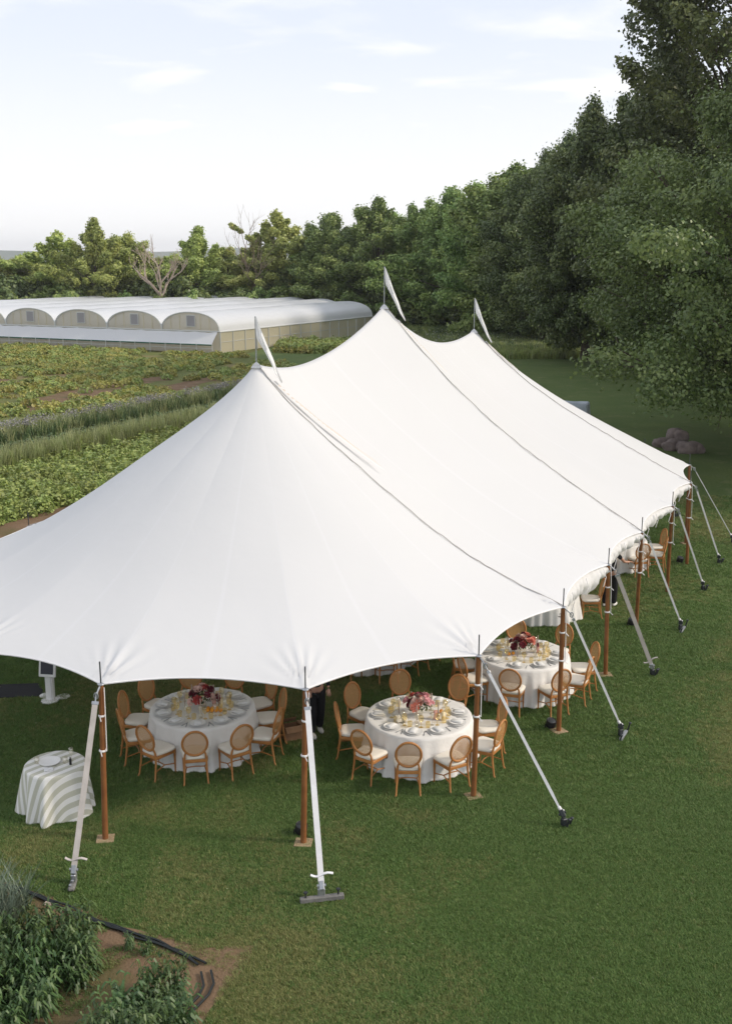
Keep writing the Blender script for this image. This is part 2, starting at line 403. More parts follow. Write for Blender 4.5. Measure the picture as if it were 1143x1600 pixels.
def greenhouse():
    root = empty('greenhouse', (0, 0, 0), 0, 'long white plastic film tunnel greenhouse with joined arched bays beyond the crop field', 'greenhouse')
    lens = [31, 36, 40, 44, 48, 52, 56]
    for k in range(7):
        ln = lens[k]
        b = MB(); n, m = 18, int(ln / 2)
        vs = []; fs = []
        for j in range(m + 1):
            for i in range(n + 1):
                t = math.pi * i / n
                sag = -.035 * (1 if j % 2 else 0)
                z = EAVE + (RISE + sag) * math.sin(t) ** .8
                vs.append(G(k * BAYW + BAYW / 2 - math.cos(t) * BAYW / 2, ln * j / m, z))
        for j in range(m):
            for i in range(n): fs.append((j * (n + 1) + i, j * (n + 1) + i + 1, (j + 1) * (n + 1) + i + 1, (j + 1) * (n + 1) + i))
        b.add(vs, fs); b.build('roof', M['polyroof'], root)
        # end wall of the arch, front
        for bb in (0.05, ln - .05):
            b = MB(); pts = [G(k * BAYW + BAYW / 2 - math.cos(math.pi * i / n) * (BAYW / 2 - .06), bb, EAVE + (RISE - .06) * math.sin(math.pi * i / n) ** .8) for i in range(n + 1)]
            b.add(pts, [tuple(range(n + 1))]); ew = b.build('end_wall', M['polyend'], root, smooth=False)
            if bb > 1: continue
            b = MB()
            b.tube([G(k * BAYW + BAYW / 2 - math.cos(math.pi * i / n) * BAYW / 2, -.03, EAVE + RISE * math.sin(math.pi * i / n) ** .8) for i in range(n + 1)], .07, 6)
            b.build('arch_hoop', M['galv'], ew)
            for q in (1.1, 2.1, 4.4, 5.4):
                t = math.acos(1 - 2 * q / BAYW)
                b = MB(); b.tube([G(k * BAYW + q, -.02, EAVE - .1), G(k * BAYW + q, -.02, EAVE + RISE * math.sin(t) ** .8)], .03, 5); b.build('stud', M['polywall'], ew)
            b = MB(); c = G(k * BAYW + BAYW / 2 - .1, -.05, EAVE + .95)
            rot = Matrix((GF, GU, Vector((0, 0, 1)))).transposed()
            b.box(c, (.85, .08, .95), rot); b.build('vent_panel', mat('vent grey', (.30, .29, .31), .5) if k == 0 else bpy.data.materials['vent grey'], ew)
            b = MB(); b.box((c[0], c[1], c[2] - .0), (.98, .06, 1.08), rot); b.build('vent_frame', M['galv'], ew)
    W = 7 * BAYW
    # front: beam, sloping film flap, posts, low wall
    b = MB(); b.tube([G(0, -.05, EAVE + .02), G(W, -.05, EAVE + .02)], .07, 6); b.build('front_beam', M['galv'], root)
    b = MB(); n = 140; vs = []; fs = []
    for i in range(n + 1):
        a = .15 + (W - .3) * i / n
        for j in range(5):
            t = j / 4
            w_ = .05 * noise.noise(Vector((a * 1.3, j * .8, 0)))
            vs.append(G(a, -.15 - 1.0 * t + w_, EAVE - .05 - 1.05 * t + w_ * 1.5))
    for i in range(n):
        for j in range(4): fs.append((i * 5 + j, i * 5 + j + 1, (i + 1) * 5 + j + 1, (i + 1) * 5 + j))
    b.add(vs, fs); b.build('film_flap', M['polyflap'], root)
    b = MB(); b.tube([G(.15, -1.17, EAVE - 1.13), G(W - .15, -1.17, EAVE - 1.13)], .06, 5); b.build('flap_hem', M['ghgreen'], root)
    b = MB(); b.add([G(0, -.02, 0), G(W, -.02, 0), G(W, -.02, EAVE), G(0, -.02, EAVE)], [(0, 1, 2, 3)]); b.build('front_film', M['polyend'], root, smooth=False)
    for i in range(27):
        a = W * i / 26
        b = MB(); b.tube([G(a, -1.25, 0), G(a, -1.25, .95)], .035, 5); b.build('front_post', M['galv'], root)
    b = MB(); b.tube([G(0, -1.25, .5), G(W, -1.25, .5)], .025, 5); b.build('front_rail', M['galv'], root)
    # right-hand long side
    b = MB(); b.add([G(0, 0, .0), G(0, 31, .0), G(0, 31, EAVE), G(0, 0, EAVE)], [(0, 1, 2, 3)]); b.build('side_film', M['polywall'], root, smooth=False)
    b = MB(); b.tube([G(-.03, 0, EAVE), G(-.03, 31, EAVE)], .07, 6); b.build('gutter', M['galv'], root)
    b = MB(); b.tube([G(-.03, 0, 1.0), G(-.03, 31, 1.0)], .025, 5); b.build('side_rail', M['galv'], root)
    for i in range(16):
        b = MB(); b.tube([G(-.05, 31 * i / 15, 0), G(-.05, 31 * i / 15, EAVE)], .05, 5); b.build('side_post', M['galv'], root)
    b = MB(); b.add([G(.6, 2, .01), G(12, 2, .01), G(12, 28, .01), G(.6, 28, .01)], [(0, 1, 2, 3)]); 
    o = b.build('straw_floor', mat('straw', (.34, .27, .12), .9, (.22, .20, .08), .7), root, smooth=False)
greenhouse()

# ------------------------------------------------------------------ trees
def np_mesh(name, V, F, m, tint=None, smooth=False):
    me = bpy.data.meshes.new(name); nv = len(V); nf = len(F); k = F.shape[1]
    me.vertices.add(nv); me.vertices.foreach_set('co', V.astype(np.float32).ravel())
    me.loops.add(nf * k); me.loops.foreach_set('vertex_index', F.astype(np.int32).ravel())
    me.polygons.add(nf); me.polygons.foreach_set('loop_start', np.arange(0, nf * k, k, dtype=np.int32)); 
    try: me.polygons.foreach_set('loop_total', np.full(nf, k, dtype=np.int32))
    except Exception: pass
    if tint is not None:
        a = me.attributes.new('tint', 'FLOAT', 'FACE'); a.data.foreach_set('value', tint.astype(np.float32))
    me.update(calc_edges=True); me.materials.append(m)
    if smooth: me.polygons.foreach_set('use_smooth', [True] * nf)
    return me
def leaves_mesh(name, C, Nn, size, m, tint, rs, droop=.0):
    """C centres, Nn preferred normals; each leaf one folded diamond quad"""
    n = len(C)
    nn = Nn + rs.normal(0, .75, (n, 3)); nn[:, 2] += .35
    nn /= np.linalg.norm(nn, axis=1)[:, None] + 1e-9
    a = rs.normal(0, 1, (n, 3)); a -= nn * (a * nn).sum(1)[:, None]; a /= np.linalg.norm(a, axis=1)[:, None] + 1e-9
    b = np.cross(nn, a); s = (size * rs.uniform(.65, 1.35, n))[:, None]
    V = np.empty((n, 4, 3))
    V[:, 0] = C - a * s * .55; V[:, 1] = C + b * s * .40 + nn * s * .10; V[:, 2] = C + a * s * .55; V[:, 3] = C - b * s * .40 + nn * s * .10
    F = np.arange(n * 4).reshape(n, 4)
    return np_mesh(name, V.reshape(-1, 3), F, m, tint)
def make_tree(seed, H, prof, base, ncl, nleaf, lsize, m, trunk_r=.35, clump=.16, barkm=None, flat=.8, twigs=0, lean=0.0, noisy=.28, core=.5):
    """prof(t) -> crown radius at relative height t in 0..1 between base and H"""
    rs = np.random.RandomState(seed); rg = random.Random(seed)
    Rmax = max(prof(t / 20) for t in range(21))
    cl = []; 
    while len(cl) < ncl:
        t = rg.random(); r0 = prof(t)
        if rg.random() > r0 / Rmax + .12: continue
        th = rg.uniform(0, 2 * math.pi)
        lob = 1 + noisy * noise.noise(Vector((math.cos(th) * 1.7 + seed, math.sin(th) * 1.7, t * 5.0))) * 1.8
        rr = r0 * lob * (core + (1 - core) * math.sqrt(rg.random()))
        z = base + t * (H - base)
        cl.append((rr * math.cos(th) + lean * (z - base), rr * math.sin(th), z, Rmax * clump * rg.uniform(.55, 1.35), rg.random()))
    wts = np.array([c[3] ** 2 for c in cl]); wts /= wts.sum()
    idx = rs.choice(len(cl), nleaf, p=wts)
    cc = np.array(cl)[idx]
    d = rs.normal(0, 1, (nleaf, 3)); d /= np.linalg.norm(d, axis=1)[:, None]
    rad = rs.uniform(.35, 1, nleaf) ** .5
    # ragged sprays: stretch clumps a little outward
    ax = cc[:, :3] - np.array([0, 0, 1]) * (base + (cc[:, 2] - base) * .55)[:, None]; ax /= np.linalg.norm(ax, axis=1)[:, None] + 1e-6
    dl = d * (rad * cc[:, 3])[:, None] * np.array([1, 1, flat]); al = (dl * ax).sum(1)[:, None]
    dl = dl * .80 + ax * al * .95; dl[:, 2] -= .12 * np.maximum(al[:, 0], 0)
    P = cc[:, :3] + dl
    sp = rs.rand(nleaf) < (.24 if noisy > .44 else .14); P[sp] += d[sp] * (cc[sp, 3] * rs.uniform(.1, .5, sp.sum()))[:, None]
    P[:, 2] = np.maximum(P[:, 2], .25)
    tint = np.clip(.25 + .5 * cc[:, 4] + rs.normal(0, .19, nleaf), 0, 1)
    lm = leaves_mesh('foliage', P, d, lsize, m, tint, rs)
    # wood
    b = MB(); top = H * .86
    tp = [Vector((lean * max(0, z - base) + .25 * math.sin(z * .35 + seed) * (z / H), .2 * math.cos(z * .3 + seed) * (z / H), z)) for z in np.linspace(-.2, top, 9)]
    b.tube(tp, [trunk_r * (1.25 if i == 0 else 1 - .9 * i / 9) for i in range(9)], 9)
    order = sorted(cl, key=lambda c: -c[3])[:max(10, ncl // 3)]
    for c in order:
        e = Vector(c[:3]); zz = max(.12 * H, e.z * rg.uniform(.35, .7)); i = min(8, max(0, int(zz / top * 8)))
        st = tp[i].lerp(tp[min(8, i + 1)], rg.random()); mid = st.lerp(e, .5) + Vector((rg.uniform(-.5, .5), rg.uniform(-.5, .5), rg.uniform(-.2, .8))) * .12 * Rmax
        r0 = trunk_r * .32 * (1 - .5 * e.z / H)
        b.tube([st, mid, e], [r0, r0 * .6, r0 * .18], 5)
        for q in range(twigs):
            v = Vector((rg.uniform(-1, 1), rg.uniform(-1, 1), rg.uniform(-.9, .6))) * c[3]
            b.tube([e.lerp(mid, .3), e + v * .5, e + v * 1.15], [r0 * .25, r0 * .15, .012], 4)
    wm = b.mesh('trunk', barkm or M['bark'])
    return wm, lm
def tree_obj(data, loc, rz, sc, label, group, cat='tree', name='broadleaf_tree'):
    root = empty(name, loc, rz, label, cat, group); root.scale = sc
    obj('trunk', data[0], root); c = obj('crown', data[1], root); c['kind'] = 'stuff'
    return root

LM_dark = leaf_mat('dark cottonwood leaf', (0.072, 0.112, 0.036), (0.130, 0.174, 0.055), (0.239, 0.278, 0.086), .22, .45)
LM_mid = leaf_mat('mid green leaf', (0.134, 0.221, 0.057), (0.233, 0.330, 0.093), (0.408, 0.495, 0.150), .25)
LM_near = leaf_mat('near tree leaf', (0.079, 0.124, 0.037), (0.139, 0.183, 0.055), (0.226, 0.271, 0.086), .25, .45)
LM_warm = leaf_mat('sunlit olive leaf', (0.238, 0.307, 0.078), (0.389, 0.450, 0.127), (0.594, 0.618, 0.193), .28)  # lightened and warmed: the sunlight on these crowns is put into the colour
LM_pale = leaf_mat('pale willow leaf', (0.193, 0.221, 0.070), (0.287, 0.305, 0.092), (0.408, 0.409, 0.131), .3)

def prof_round(R0): return lambda t: R0 * (max(0, math.sin(math.pi * min(1, .08 + t * .92) ** .8)) ** .6)
def prof_oval(R0): return lambda t: R0 * (max(0, math.sin(math.pi * (.06 + .94 * t) ** .75)) ** .75)
def prof_col(R0): return lambda t: R0 * (.55 + .6 * math.sin(math.pi * t) * (1 - .3 * t)) * (1 if t < .9 else (1.02 - t) * 8.4)
def prof_near(t): return 12.4 * float(np.interp(t, [0, .08, .22, .35, .5, .7, .85, 1], [.42, .74, .98, .92, .66, .50, .36, .10]))

# near tree: sweeping low boughs reach over the lawn
d_near = make_tree(11, 17.5, prof_near, 3.1, 430, 300000, .145, LM_near, .55, .085, twigs=2, noisy=.5, core=.30)
tree_obj(d_near, (19.4, 46.5, 0), 0.4, (1, 1, 1), 'bright green tree with low sweeping boughs hanging over the lawn by the stone heap', None)
d_c1 = make_tree(21, 32, lambda t: 10.5 * (.62 + .5 * math.sin(math.pi * (t * .9 + .05))) * (1 if t < .85 else (1.05 - t) * 5), 2.5, 420, 175000, .26, LM_dark, .8, .105, twigs=1, noisy=.3, core=.3)
tree_obj(d_c1, (28.3, 78, 0), 0, (1, 1, 1.0), 'tallest dark cottonwood rising out of the top of the picture', None)
d_c2 = make_tree(22, 21, prof_oval(7.5), 1.5, 300, 140000, .26, LM_dark, .5, .15, twigs=1, noisy=.3, core=.4)
tree_obj(d_c2, (18.9, 92, 0), 1, (.74, .74, .96), 'dark cottonwood stepping down beside the tallest tree', None)
tree_obj(d_c1, (33, 62, 0), 2.0, (.8, .8, .92), 'dark cottonwood at the edge of the picture behind the near tree', None)
d_m1 = make_tree(31, 17, prof_oval(6), .8, 190, 95000, .29, LM_mid, .4, .155, noisy=.42)
d_m2 = make_tree(32, 16, prof_round(6.4), .6, 190, 95000, .29, LM_mid, .4, .155, noisy=.40)
d_m3 = make_tree(33, 18, prof_col(4.6), .6, 180, 85000, .29, LM_mid, .35, .17, noisy=.45)
d_w1 = make_tree(41, 13, prof_round(5.2), .4, 150, 66000, .29, LM_warm, .3, .15, noisy=.75, core=.4)
d_w2 = make_tree(42, 14, prof_oval(4.4), .4, 140, 62000, .29, LM_warm, .3, .15, noisy=.95, core=.35)
d_w3 = make_tree(43, 13, prof_col(3.0), .4, 110, 48000, .28, LM_warm, .25, .17, noisy=1.0, core=.35)
d_p1 = make_tree(44, 9, prof_round(4.2), .2, 110, 40000, .28, LM_pale, .2, .2, noisy=.35)
d_s1 = make_tree(51, 4, prof_round(3.0), .0, 60, 11000, .34, LM_dark, .1, .26, noisy=.3)
d_s2 = make_tree(52, 3.2, prof_round(2.8), .0, 60, 11000, .32, LM_mid, .1, .26, noisy=.3)

def pxpos(px, dist): return ((px - 571.5) / F_PX * dist * 1.0, dist)
def top_h(py, dist): return CAM_H + dist * math.tan(math.atan((800 - py) / F_PX) - TH)
tree_obj(d_c2, (23.5, 88, 0), 2.4, (.8, .8, 1.12), 'dark cottonwood filling the step between the tallest tree and its neighbour', None)
TG = 'trees of the wood edge behind the tent'
row = [ # px, dist, top py, data, native height, width scale, label
 (795, 118, 268, d_m3, 18, 1.25, 'pale topped tree against the sky beside the dark cottonwoods'),
 (760, 124, 292, d_m3, 18, 1.0, 'narrow tree just above the third peak flag'),
 (700, 136, 308, d_m2, 16, 1.0, 'round topped tree between the second and third peak flags'),
 (650, 142, 328, d_m1, 17, .8, 'darker tree behind the second peak flag'),
 (590, 144, 318, d_m1, 17, 1.0, 'broad light green tree rising behind the middle peak'),
 (518, 146, 345, d_m2, 16, .95, 'round tree at the left end of the wood, beside the sky gap'),
 (845, 108, 250, d_c2, 21, .8, 'dark tree shaded by the cottonwoods'),
 (880, 118, 225, d_c2, 21, .9, 'dark tree standing second behind the cottonwoods')]
for i, (px, ds, py, d, h0, ws, lab) in enumerate(row):
    x, y = pxpos(px, ds); hh = top_h(py, ds) / h0
    tree_obj(d, (x, y, 0), i * 1.9, (ws, ws, hh), lab, TG)
for i, px in enumerate((500, 555, 612, 668, 725, 782, 838, 895, 950, 1010)):
    x, y = pxpos(px, 154 + (i % 3) * 4)
    tree_obj((d_m1, d_m2, d_m3)[i % 3], (x, y, 0), i * 1.3 + .5, (.95, .95, .72 + .05 * (i % 4)), 'dark background tree in the second row of the wood', 'second row trees of the wood')
for i, (px, ds, py, d, h0, ws, lab) in enumerate([
 (438, 150, 338, d_w3, 13, 1.35, 'upright light green tree beside the bare topped tree'),
 (405, 152, 372, d_w2, 14, 1.0, 'bushy olive tree under the bare grey branches'),
 (360, 156, 392, d_w1, 13, .8, 'olive tree behind the far end of the greenhouse'),
 (318, 150, 362, d_w2, 14, 1.05, 'pointed olive tree to the right of the dead tree'),
 (283, 158, 402, d_w1, 13, .8, 'low round tree right behind the dead tree'),
 (205, 152, 372, d_w1, 13, 1.0, 'broad olive tree to the left of the dead tree'),
 (160, 148, 350, d_w2, 14, 1.0, 'tallest olive tree behind the left of the greenhouse'),
 (105, 152, 368, d_w3, 13, 1.3, 'ragged thin topped tree near the left edge of the picture'),
 (130, 160, 400, d_w1, 13, .8, 'low tree between the ragged tree and the tallest olive tree'),
 (60, 160, 418, d_p1, 9, .9, 'pale low tree third from the left edge'),
 (20, 156, 408, d_p1, 9, 1.1, 'pale yellowish tree second from the left edge'),
 (-25, 160, 415, d_p1, 9, 1.1, 'pale yellowish tree cut by the left edge'),
 (-70, 150, 400, d_w1, 13, .9, 'olive tree beyond the left edge')]):
    x, y = pxpos(px, ds); hh = top_h(py, ds) / h0
    tree_obj(d, (x, y, 0), i * 2.3, (ws, ws, hh), lab, 'sunlit trees behind the greenhouse')
for i in range(16):
    x, y = pxpos(-80 + i * 36, 168 + (i % 3) * 5)
    tree_obj((d_w1, d_m1, d_w2)[i % 3], (x, y, 0), i * 1.7, (1, 1, (.62, .45, .6)[i % 3]), 'olive green tree filling the row behind the greenhouse trees', 'back row behind the greenhouse')
for i in range(34):      # understory along the wood and behind the tunnels
    px = 480 + i * 13.5; ds = 143 + 4 * math.sin(i * 2.1) - max(0, i - 12) * 1.6
    x, y = pxpos(px, ds); s_ = .8 + .35 * ((i * 37) % 10) / 10
    tree_obj((d_s1, d_s2)[i % 2], (x, y, 0), i * 1.1, (s_ * 1.1, s_ * 1.1, s_), 'dark leafy shrub at the foot of the wood', 'shrubs along the foot of the wood', 'shrub', 'shrub')
for i in range(20):
    x, y = pxpos(-60 + i * 26, 147 + 4 * math.sin(i * 1.7)); s_ = .8 + .35 * ((i * 53) % 10) / 10
    tree_obj((d_s2, d_s1)[i % 2], (x, y, 0), i * 1.4, (s_ * 1.2, s_ * 1.2, s_ * 1.25), 'green shrub at the foot of the trees behind the greenhouse', 'shrubs behind the greenhouse', 'shrub', 'shrub')

def bare_tree(name, loc, H, seed, label, spread=.6, m=None, depth=5, r0=.3, start=.3, up=.5):
    rg = random.Random(seed); b = MB()
    def grow(p, d, ln, r, k):
        pts = [p]; q = p.copy(); dd = d.copy()
        for i in range(4):
            dd = (dd + Vector((rg.uniform(-.22, .22), rg.uniform(-.22, .22), rg.uniform(-.08, .14)))).normalized(); q = q + dd * ln / 4; pts.append(q.copy())
        b.tube(pts, [r, r * .9, r * .8, r * .7, r * .6], 6 if k > 2 else 4)
        if k == 0: return
        for i in range(rg.choice((2, 3, 3))):
            nd = (dd + Vector((rg.uniform(-1, 1), rg.uniform(-1, 1), rg.uniform(-.3, up))) * spread).normalized()
            grow(pts[rg.choice((2, 3, 4, 4))], nd, ln * rg.uniform(.6, .82), r * .58, k - 1)
    grow(Vector((0, 0, -.2)), Vector((0, 0, 1)), H * start, r0, depth)
    o = b.build(name, m or M['deadbark']); o.location = loc
    return tag(o, label, 'tree')
x, y = pxpos(250, 142); bare_tree('dead_tree', (x, y, 0), 12.8, 5, 'bleached leafless dead tree standing between olive trees behind the greenhouse', .75, depth=5, r0=.34, start=.34)
x, y = pxpos(392, 149); bare_tree('bare_tree', (x, y, 0), 16.5, 9, 'bare grey branches poking above the trees behind the greenhouse', .55, mat('grey twig', (.22, .17, .13), .9), depth=5, r0=.22, start=.36)

# ------------------------------------------------------------------ scatter (crops, lawn grass)
def blade_mesh(name, nbl, h, wd, spread, m, seed, lean=.5, segs=2):
    rs = np.random.RandomState(seed); V = []; F = []; T = []
    for i in range(nbl):
        a = rs.uniform(0, 6.283); r = spread * math.sqrt(rs.rand()); p = np.array([r * math.cos(a), r * math.sin(a), 0.])
        d = rs.uniform(0, 6.283); hh = h * rs.uniform(.55, 1.1); ln = lean * rs.uniform(.2, 1) * hh
        dv = np.array([math.cos(d), math.sin(d), 0]); sv = np.array([-math.sin(d), math.cos(d), 0]) * wd / 2
        b = len(V); t = rs.rand()
        m1 = p + dv * ln * .3 + np.array([0, 0, hh * .6]); tp = p + dv * ln + np.array([0, 0, hh])
        V += [p - sv, p + sv, m1 + sv * .8, m1 - sv * .8, tp + sv * .15, tp - sv * .15]
        F += [(b, b + 1, b + 2, b + 3), (b + 3, b + 2, b + 4, b + 5)]; T += [t, t]
    return np_mesh(name, np.array(V), np.array(F), m, np.array(T))
def leafball_mesh(name, n, r, h, ls, m, seed):
    rs = np.random.RandomState(seed); d = rs.normal(0, 1, (n, 3)); d /= np.linalg.norm(d, axis=1)[:, None]; d[:, 2] = np.abs(d[:, 2])
    P = d * (rs.uniform(.4, 1, n) ** .5)[:, None] * np.array([r, r, h])
    return leaves_mesh(name, P, d, ls, m, np.clip(rs.normal(.5, .22, n), 0, 1), rs)
def scatter(name, pts, rz, scl, protos, seed=0):
    me = bpy.data.meshes.new(name); me.vertices.add(len(pts)); me.vertices.foreach_set('co', np.asarray(pts, dtype=np.float32).ravel())
    a = me.attributes.new('rz', 'FLOAT_VECTOR', 'POINT'); v = np.zeros((len(pts), 3), np.float32); v[:, 2] = rz; a.data.foreach_set('vector', v.ravel())
    a = me.attributes.new('scl', 'FLOAT', 'POINT'); a.data.foreach_set('value', np.asarray(scl, dtype=np.float32))
    o = bpy.data.objects.new(name, me); col.objects.link(o)
    ng = bpy.data.node_groups.new(name, 'GeometryNodeTree')
    ng.interface.new_socket('Geometry', in_out='INPUT', socket_type='NodeSocketGeometry'); ng.interface.new_socket('Geometry', in_out='OUTPUT', socket_type='NodeSocketGeometry')
    gi = ng.nodes.new('NodeGroupInput'); go = ng.nodes.new('NodeGroupOutput')
    iop = ng.nodes.new('GeometryNodeInstanceOnPoints'); j = ng.nodes.new('GeometryNodeJoinGeometry')
    for p in protos:
        po = bpy.data.objects.new(p.name + '_source', p)
        oi = ng.nodes.new('GeometryNodeObjectInfo'); oi.inputs['Object'].default_value = po; oi.inputs['As Instance'].default_value = True
        ng.links.new(oi.outputs['Geometry'], j.inputs[0])
    ng.links.new(gi.outputs[0], iop.inputs['Points']); ng.links.new(j.outputs[0], iop.inputs['Instance'])
    iop.inputs['Pick Instance'].default_value = True
    rv = ng.nodes.new('FunctionNodeRandomValue'); rv.data_type = 'INT'; rv.inputs['Min'].default_value if 0 else None
    rv.inputs[4].default_value = 0; rv.inputs[5].default_value = len(protos) - 1
    ng.links.new(rv.outputs[2], iop.inputs['Instance Index'])
    na = ng.nodes.new('GeometryNodeInputNamedAttribute'); na.data_type = 'FLOAT_VECTOR'; na.inputs[0].default_value = 'rz'; ng.links.new(na.outputs[0], iop.inputs['Rotation'])
    nb = ng.nodes.new('GeometryNodeInputNamedAttribute'); nb.data_type = 'FLOAT'; nb.inputs[0].default_value = 'scl'; ng.links.new(nb.outputs[0], iop.inputs['Scale'])
    ng.links.new(iop.outputs[0], go.inputs[0])
    md = o.modifiers.new('scatter', 'NODES'); md.node_group = ng
    o['kind'] = 'stuff'
    return o
RS = np.random.RandomState(3); FIELD_SOIL = []
def Lnp(s, wv, z=0):
    x = A0.x + UX.x * s + RX.x * wv; y = A0.y + UX.y * s + RX.y * wv
    return np.stack([x, y, np.zeros_like(x) + z], 1)
GM = leaf_mat('grass blade', (0.073, 0.148, 0.027), (0.113, 0.195, 0.041), (0.190, 0.262, 0.069), .2, .6)
CM = leaf_mat('crop leaf', (0.164, 0.229, 0.056), (0.260, 0.320, 0.086), (0.406, 0.444, 0.130), .25)  # both crop leaves yellowed to put the field's warm light into their colour
CM2 = leaf_mat('yellow crop leaf', (0.240, 0.250, 0.060), (0.344, 0.335, 0.083), (0.482, 0.436, 0.118), .25)
PG = leaf_mat('pale grass', (0.198, 0.234, 0.093), (0.289, 0.320, 0.137), (0.410, 0.429, 0.212), .3)
DG = leaf_mat('dark herb', (0.054, 0.092, 0.035), (0.084, 0.134, 0.050), (0.134, 0.192, 0.070), .2)
LAV = leaf_mat('lavender bloom', (.14, .16, .11), (.26, .25, .25), (.42, .38, .41), .2)
WF = leaf_mat('white bloom', (.6, .6, .55), (.7, .7, .66), (.75, .75, .7), .2)

# foreground garden region (kept free of lawn blades)
bed_px = [(-400, 1362), (-60, 1360), (40, 1388), (150, 1428), (215, 1450), (300, 1480), (385, 1484), (362, 1518), (340, 1556), (312, 1640), (240, 1800), (-400, 1800)]
bed = [at(px, min(py, 1790)) for px, py in bed_px]
def inside(pts, poly):
    x, y = pts[:, 0], pts[:, 1]; r = np.zeros(len(pts), bool); n = len(poly)
    for i in range(n):
        x1, y1 = poly[i][0], poly[i][1]; x2, y2 = poly[(i + 1) % n][0], poly[(i + 1) % n][1]
        c = ((y1 > y) != (y2 > y)) & (x < (x2 - x1) * (y - y1) / (y2 - y1 + 1e-12) + x1)
        r ^= c
    return r
def dens(n, y0, y1, x0f, x1f):
    y = y0 + (y1 - y0) * RS.rand(n) ; x = (x0f + (x1f - x0f) * RS.rand(n)) * (y + 1.5)
    return np.stack([x, y, np.zeros(n)], 1)
P1 = np.concatenate([dens(95000, 8.5, 16, -.38, .38), dens(85000, 14, 24, -.38, .38), dens(55000, 22, 38, -.36, .38)])
wl = (P1[:, 0] - A0.x) * RX.x + (P1[:, 1] - A0.y) * RX.y
mat_poly = [at(-170, 1099), at(73, 1089), at(63, 1067), at(-170, 1075)]
nbed = np.array([noise.noise(Vector((p[0] * 1.6, p[1] * 1.6, 21))) for p in P1])
keep = (~inside(P1, bed) | ((nbed > .12) & (RS.rand(len(P1)) < .35))) & (wl > -12.2) & ~inside(P1, mat_poly); P1 = P1[keep]
tuft = [blade_mesh('grass_tuft', 18, .036, .006, .06, GM, 60 + k, .95) for k in range(4)]
GM2 = leaf_mat('dry grass blade', (0.151, 0.188, 0.050), (0.215, 0.237, 0.073), (0.358, 0.325, 0.131), .2, .6)
tuft2 = [blade_mesh('dry_grass_tuft', 18, .034, .006, .06, GM2, 66 + k, .95) for k in range(3)]
nz = np.array([noise.noise(Vector((p[0] * .5, p[1] * .5, 0))) for p in P1])
sz = (1 + .9 * np.clip(P1[:, 1] - 14, 0, 20) / 20) * RS.uniform(.6, 1.1, len(P1)) * (1 + .25 * nz)
nq = np.array([noise.noise(Vector((p[0] * .33, p[1] * .33, 4))) + .6 * noise.noise(Vector((p[0] * 1.3, p[1] * 1.3, 9))) for p in P1])
nb = np.array([noise.noise(Vector((p[0] * .16, p[1] * .16, 14))) for p in P1])
worn = sum(a_ * np.exp(-((P1[:, 0] - q.x) ** 2 + (P1[:, 1] - q.y) ** 2) / w_ ** 2) for q, w_, a_ in ((at(415, 1500), .9, .8), (at(335, 1375), 1.0, .35), (at(110, 1310), 1.2, .35), (at(700, 1290), 1.8, .25), (at(1050, 1150), 2.5, .25), (at(1110, 830), 3.5, .3)))
dry = RS.rand(len(P1)) < np.clip(.12 + 1.1 * nq + 1.9 * nb + worn, .01, .92)
for q_, tf_, nm_ in ((~dry, tuft, 'lawn_grass'), (dry, tuft2, 'dry_lawn_grass')): scatter(nm_, P1[q_], RS.uniform(0, 6.28, q_.sum()), sz[q_], tf_)

def strip(s0, s1, w0, w1, n, z=0):
    s = RS.uniform(s0, s1, n); wv = RS.uniform(w0, w1, n); return s, wv
# near bushy crop
rows = []
for k, w0 in enumerate(np.arange(-20.4, -14.4, .8)):
    s = np.arange(-8, 44, .36); s = s + RS.uniform(-.12, .12, len(s)); rows.append(Lnp(s, w0 + RS.normal(0, .12, len(s))))
P = np.concatenate(rows)
bush = [leafball_mesh('crop_bush', 170, .36, .60, .105, CM, 70 + k) for k in range(4)]
scatter('bush_crop', P, RS.uniform(0, 6.28, len(P)), RS.uniform(.7, 1.25, len(P)), bush)
# pale feathery row
s, wv = strip(-8, 62, -21.8, -20.5, 3000); s2, wv2 = strip(-8, 62, -34, -33.0, 10)
pale = [blade_mesh('pale_tuft', 26, 1.05, .03, .16, PG, 80 + k, .35) for k in range(3)] + [blade_mesh('green_tuft', 26, .9, .035, .18, CM, 85, .4)]
scatter('pale_grass_row', Lnp(s, wv), RS.uniform(0, 6.28, len(s)), RS.uniform(.75, 1.15, len(s)), pale)
# dark low row, then grey-green row with lavender heads
s, wv = strip(-8, 64, -24.4, -22.0, 3000)
dk = [leafball_mesh('dark_herb', 90, .34, .5, .15, DG, 90 + k) for k in range(3)]
scatter('dark_herb_row', Lnp(s, wv), RS.uniform(0, 6.28, len(s)), RS.uniform(.7, 1.2, len(s)), dk)
s, wv = strip(-8, 64, -26.0, -24.4, 2800)
lv = [blade_mesh('herb_tuft', 26, 1.0, .04, .2, DG, 93 + k, .35) for k in range(2)] + [blade_mesh('pale_herb_tuft', 22, 1.1, .035, .2, PG, 96, .35)]
scatter('tall_herb_row', Lnp(s, wv), RS.uniform(0, 6.28, len(s)), RS.uniform(.7, 1.1, len(s)), lv)
s, wv = strip(-8, 64, -25.9, -24.9, 520)
lb = [leafball_mesh('lavender_head', 26, .3, .35, .08, LAV, 98)]
scatter('lavender_flowers', Lnp(s, wv, .95), RS.uniform(0, 6.28, len(s)), RS.uniform(.6, 1.1, len(s)), lb)
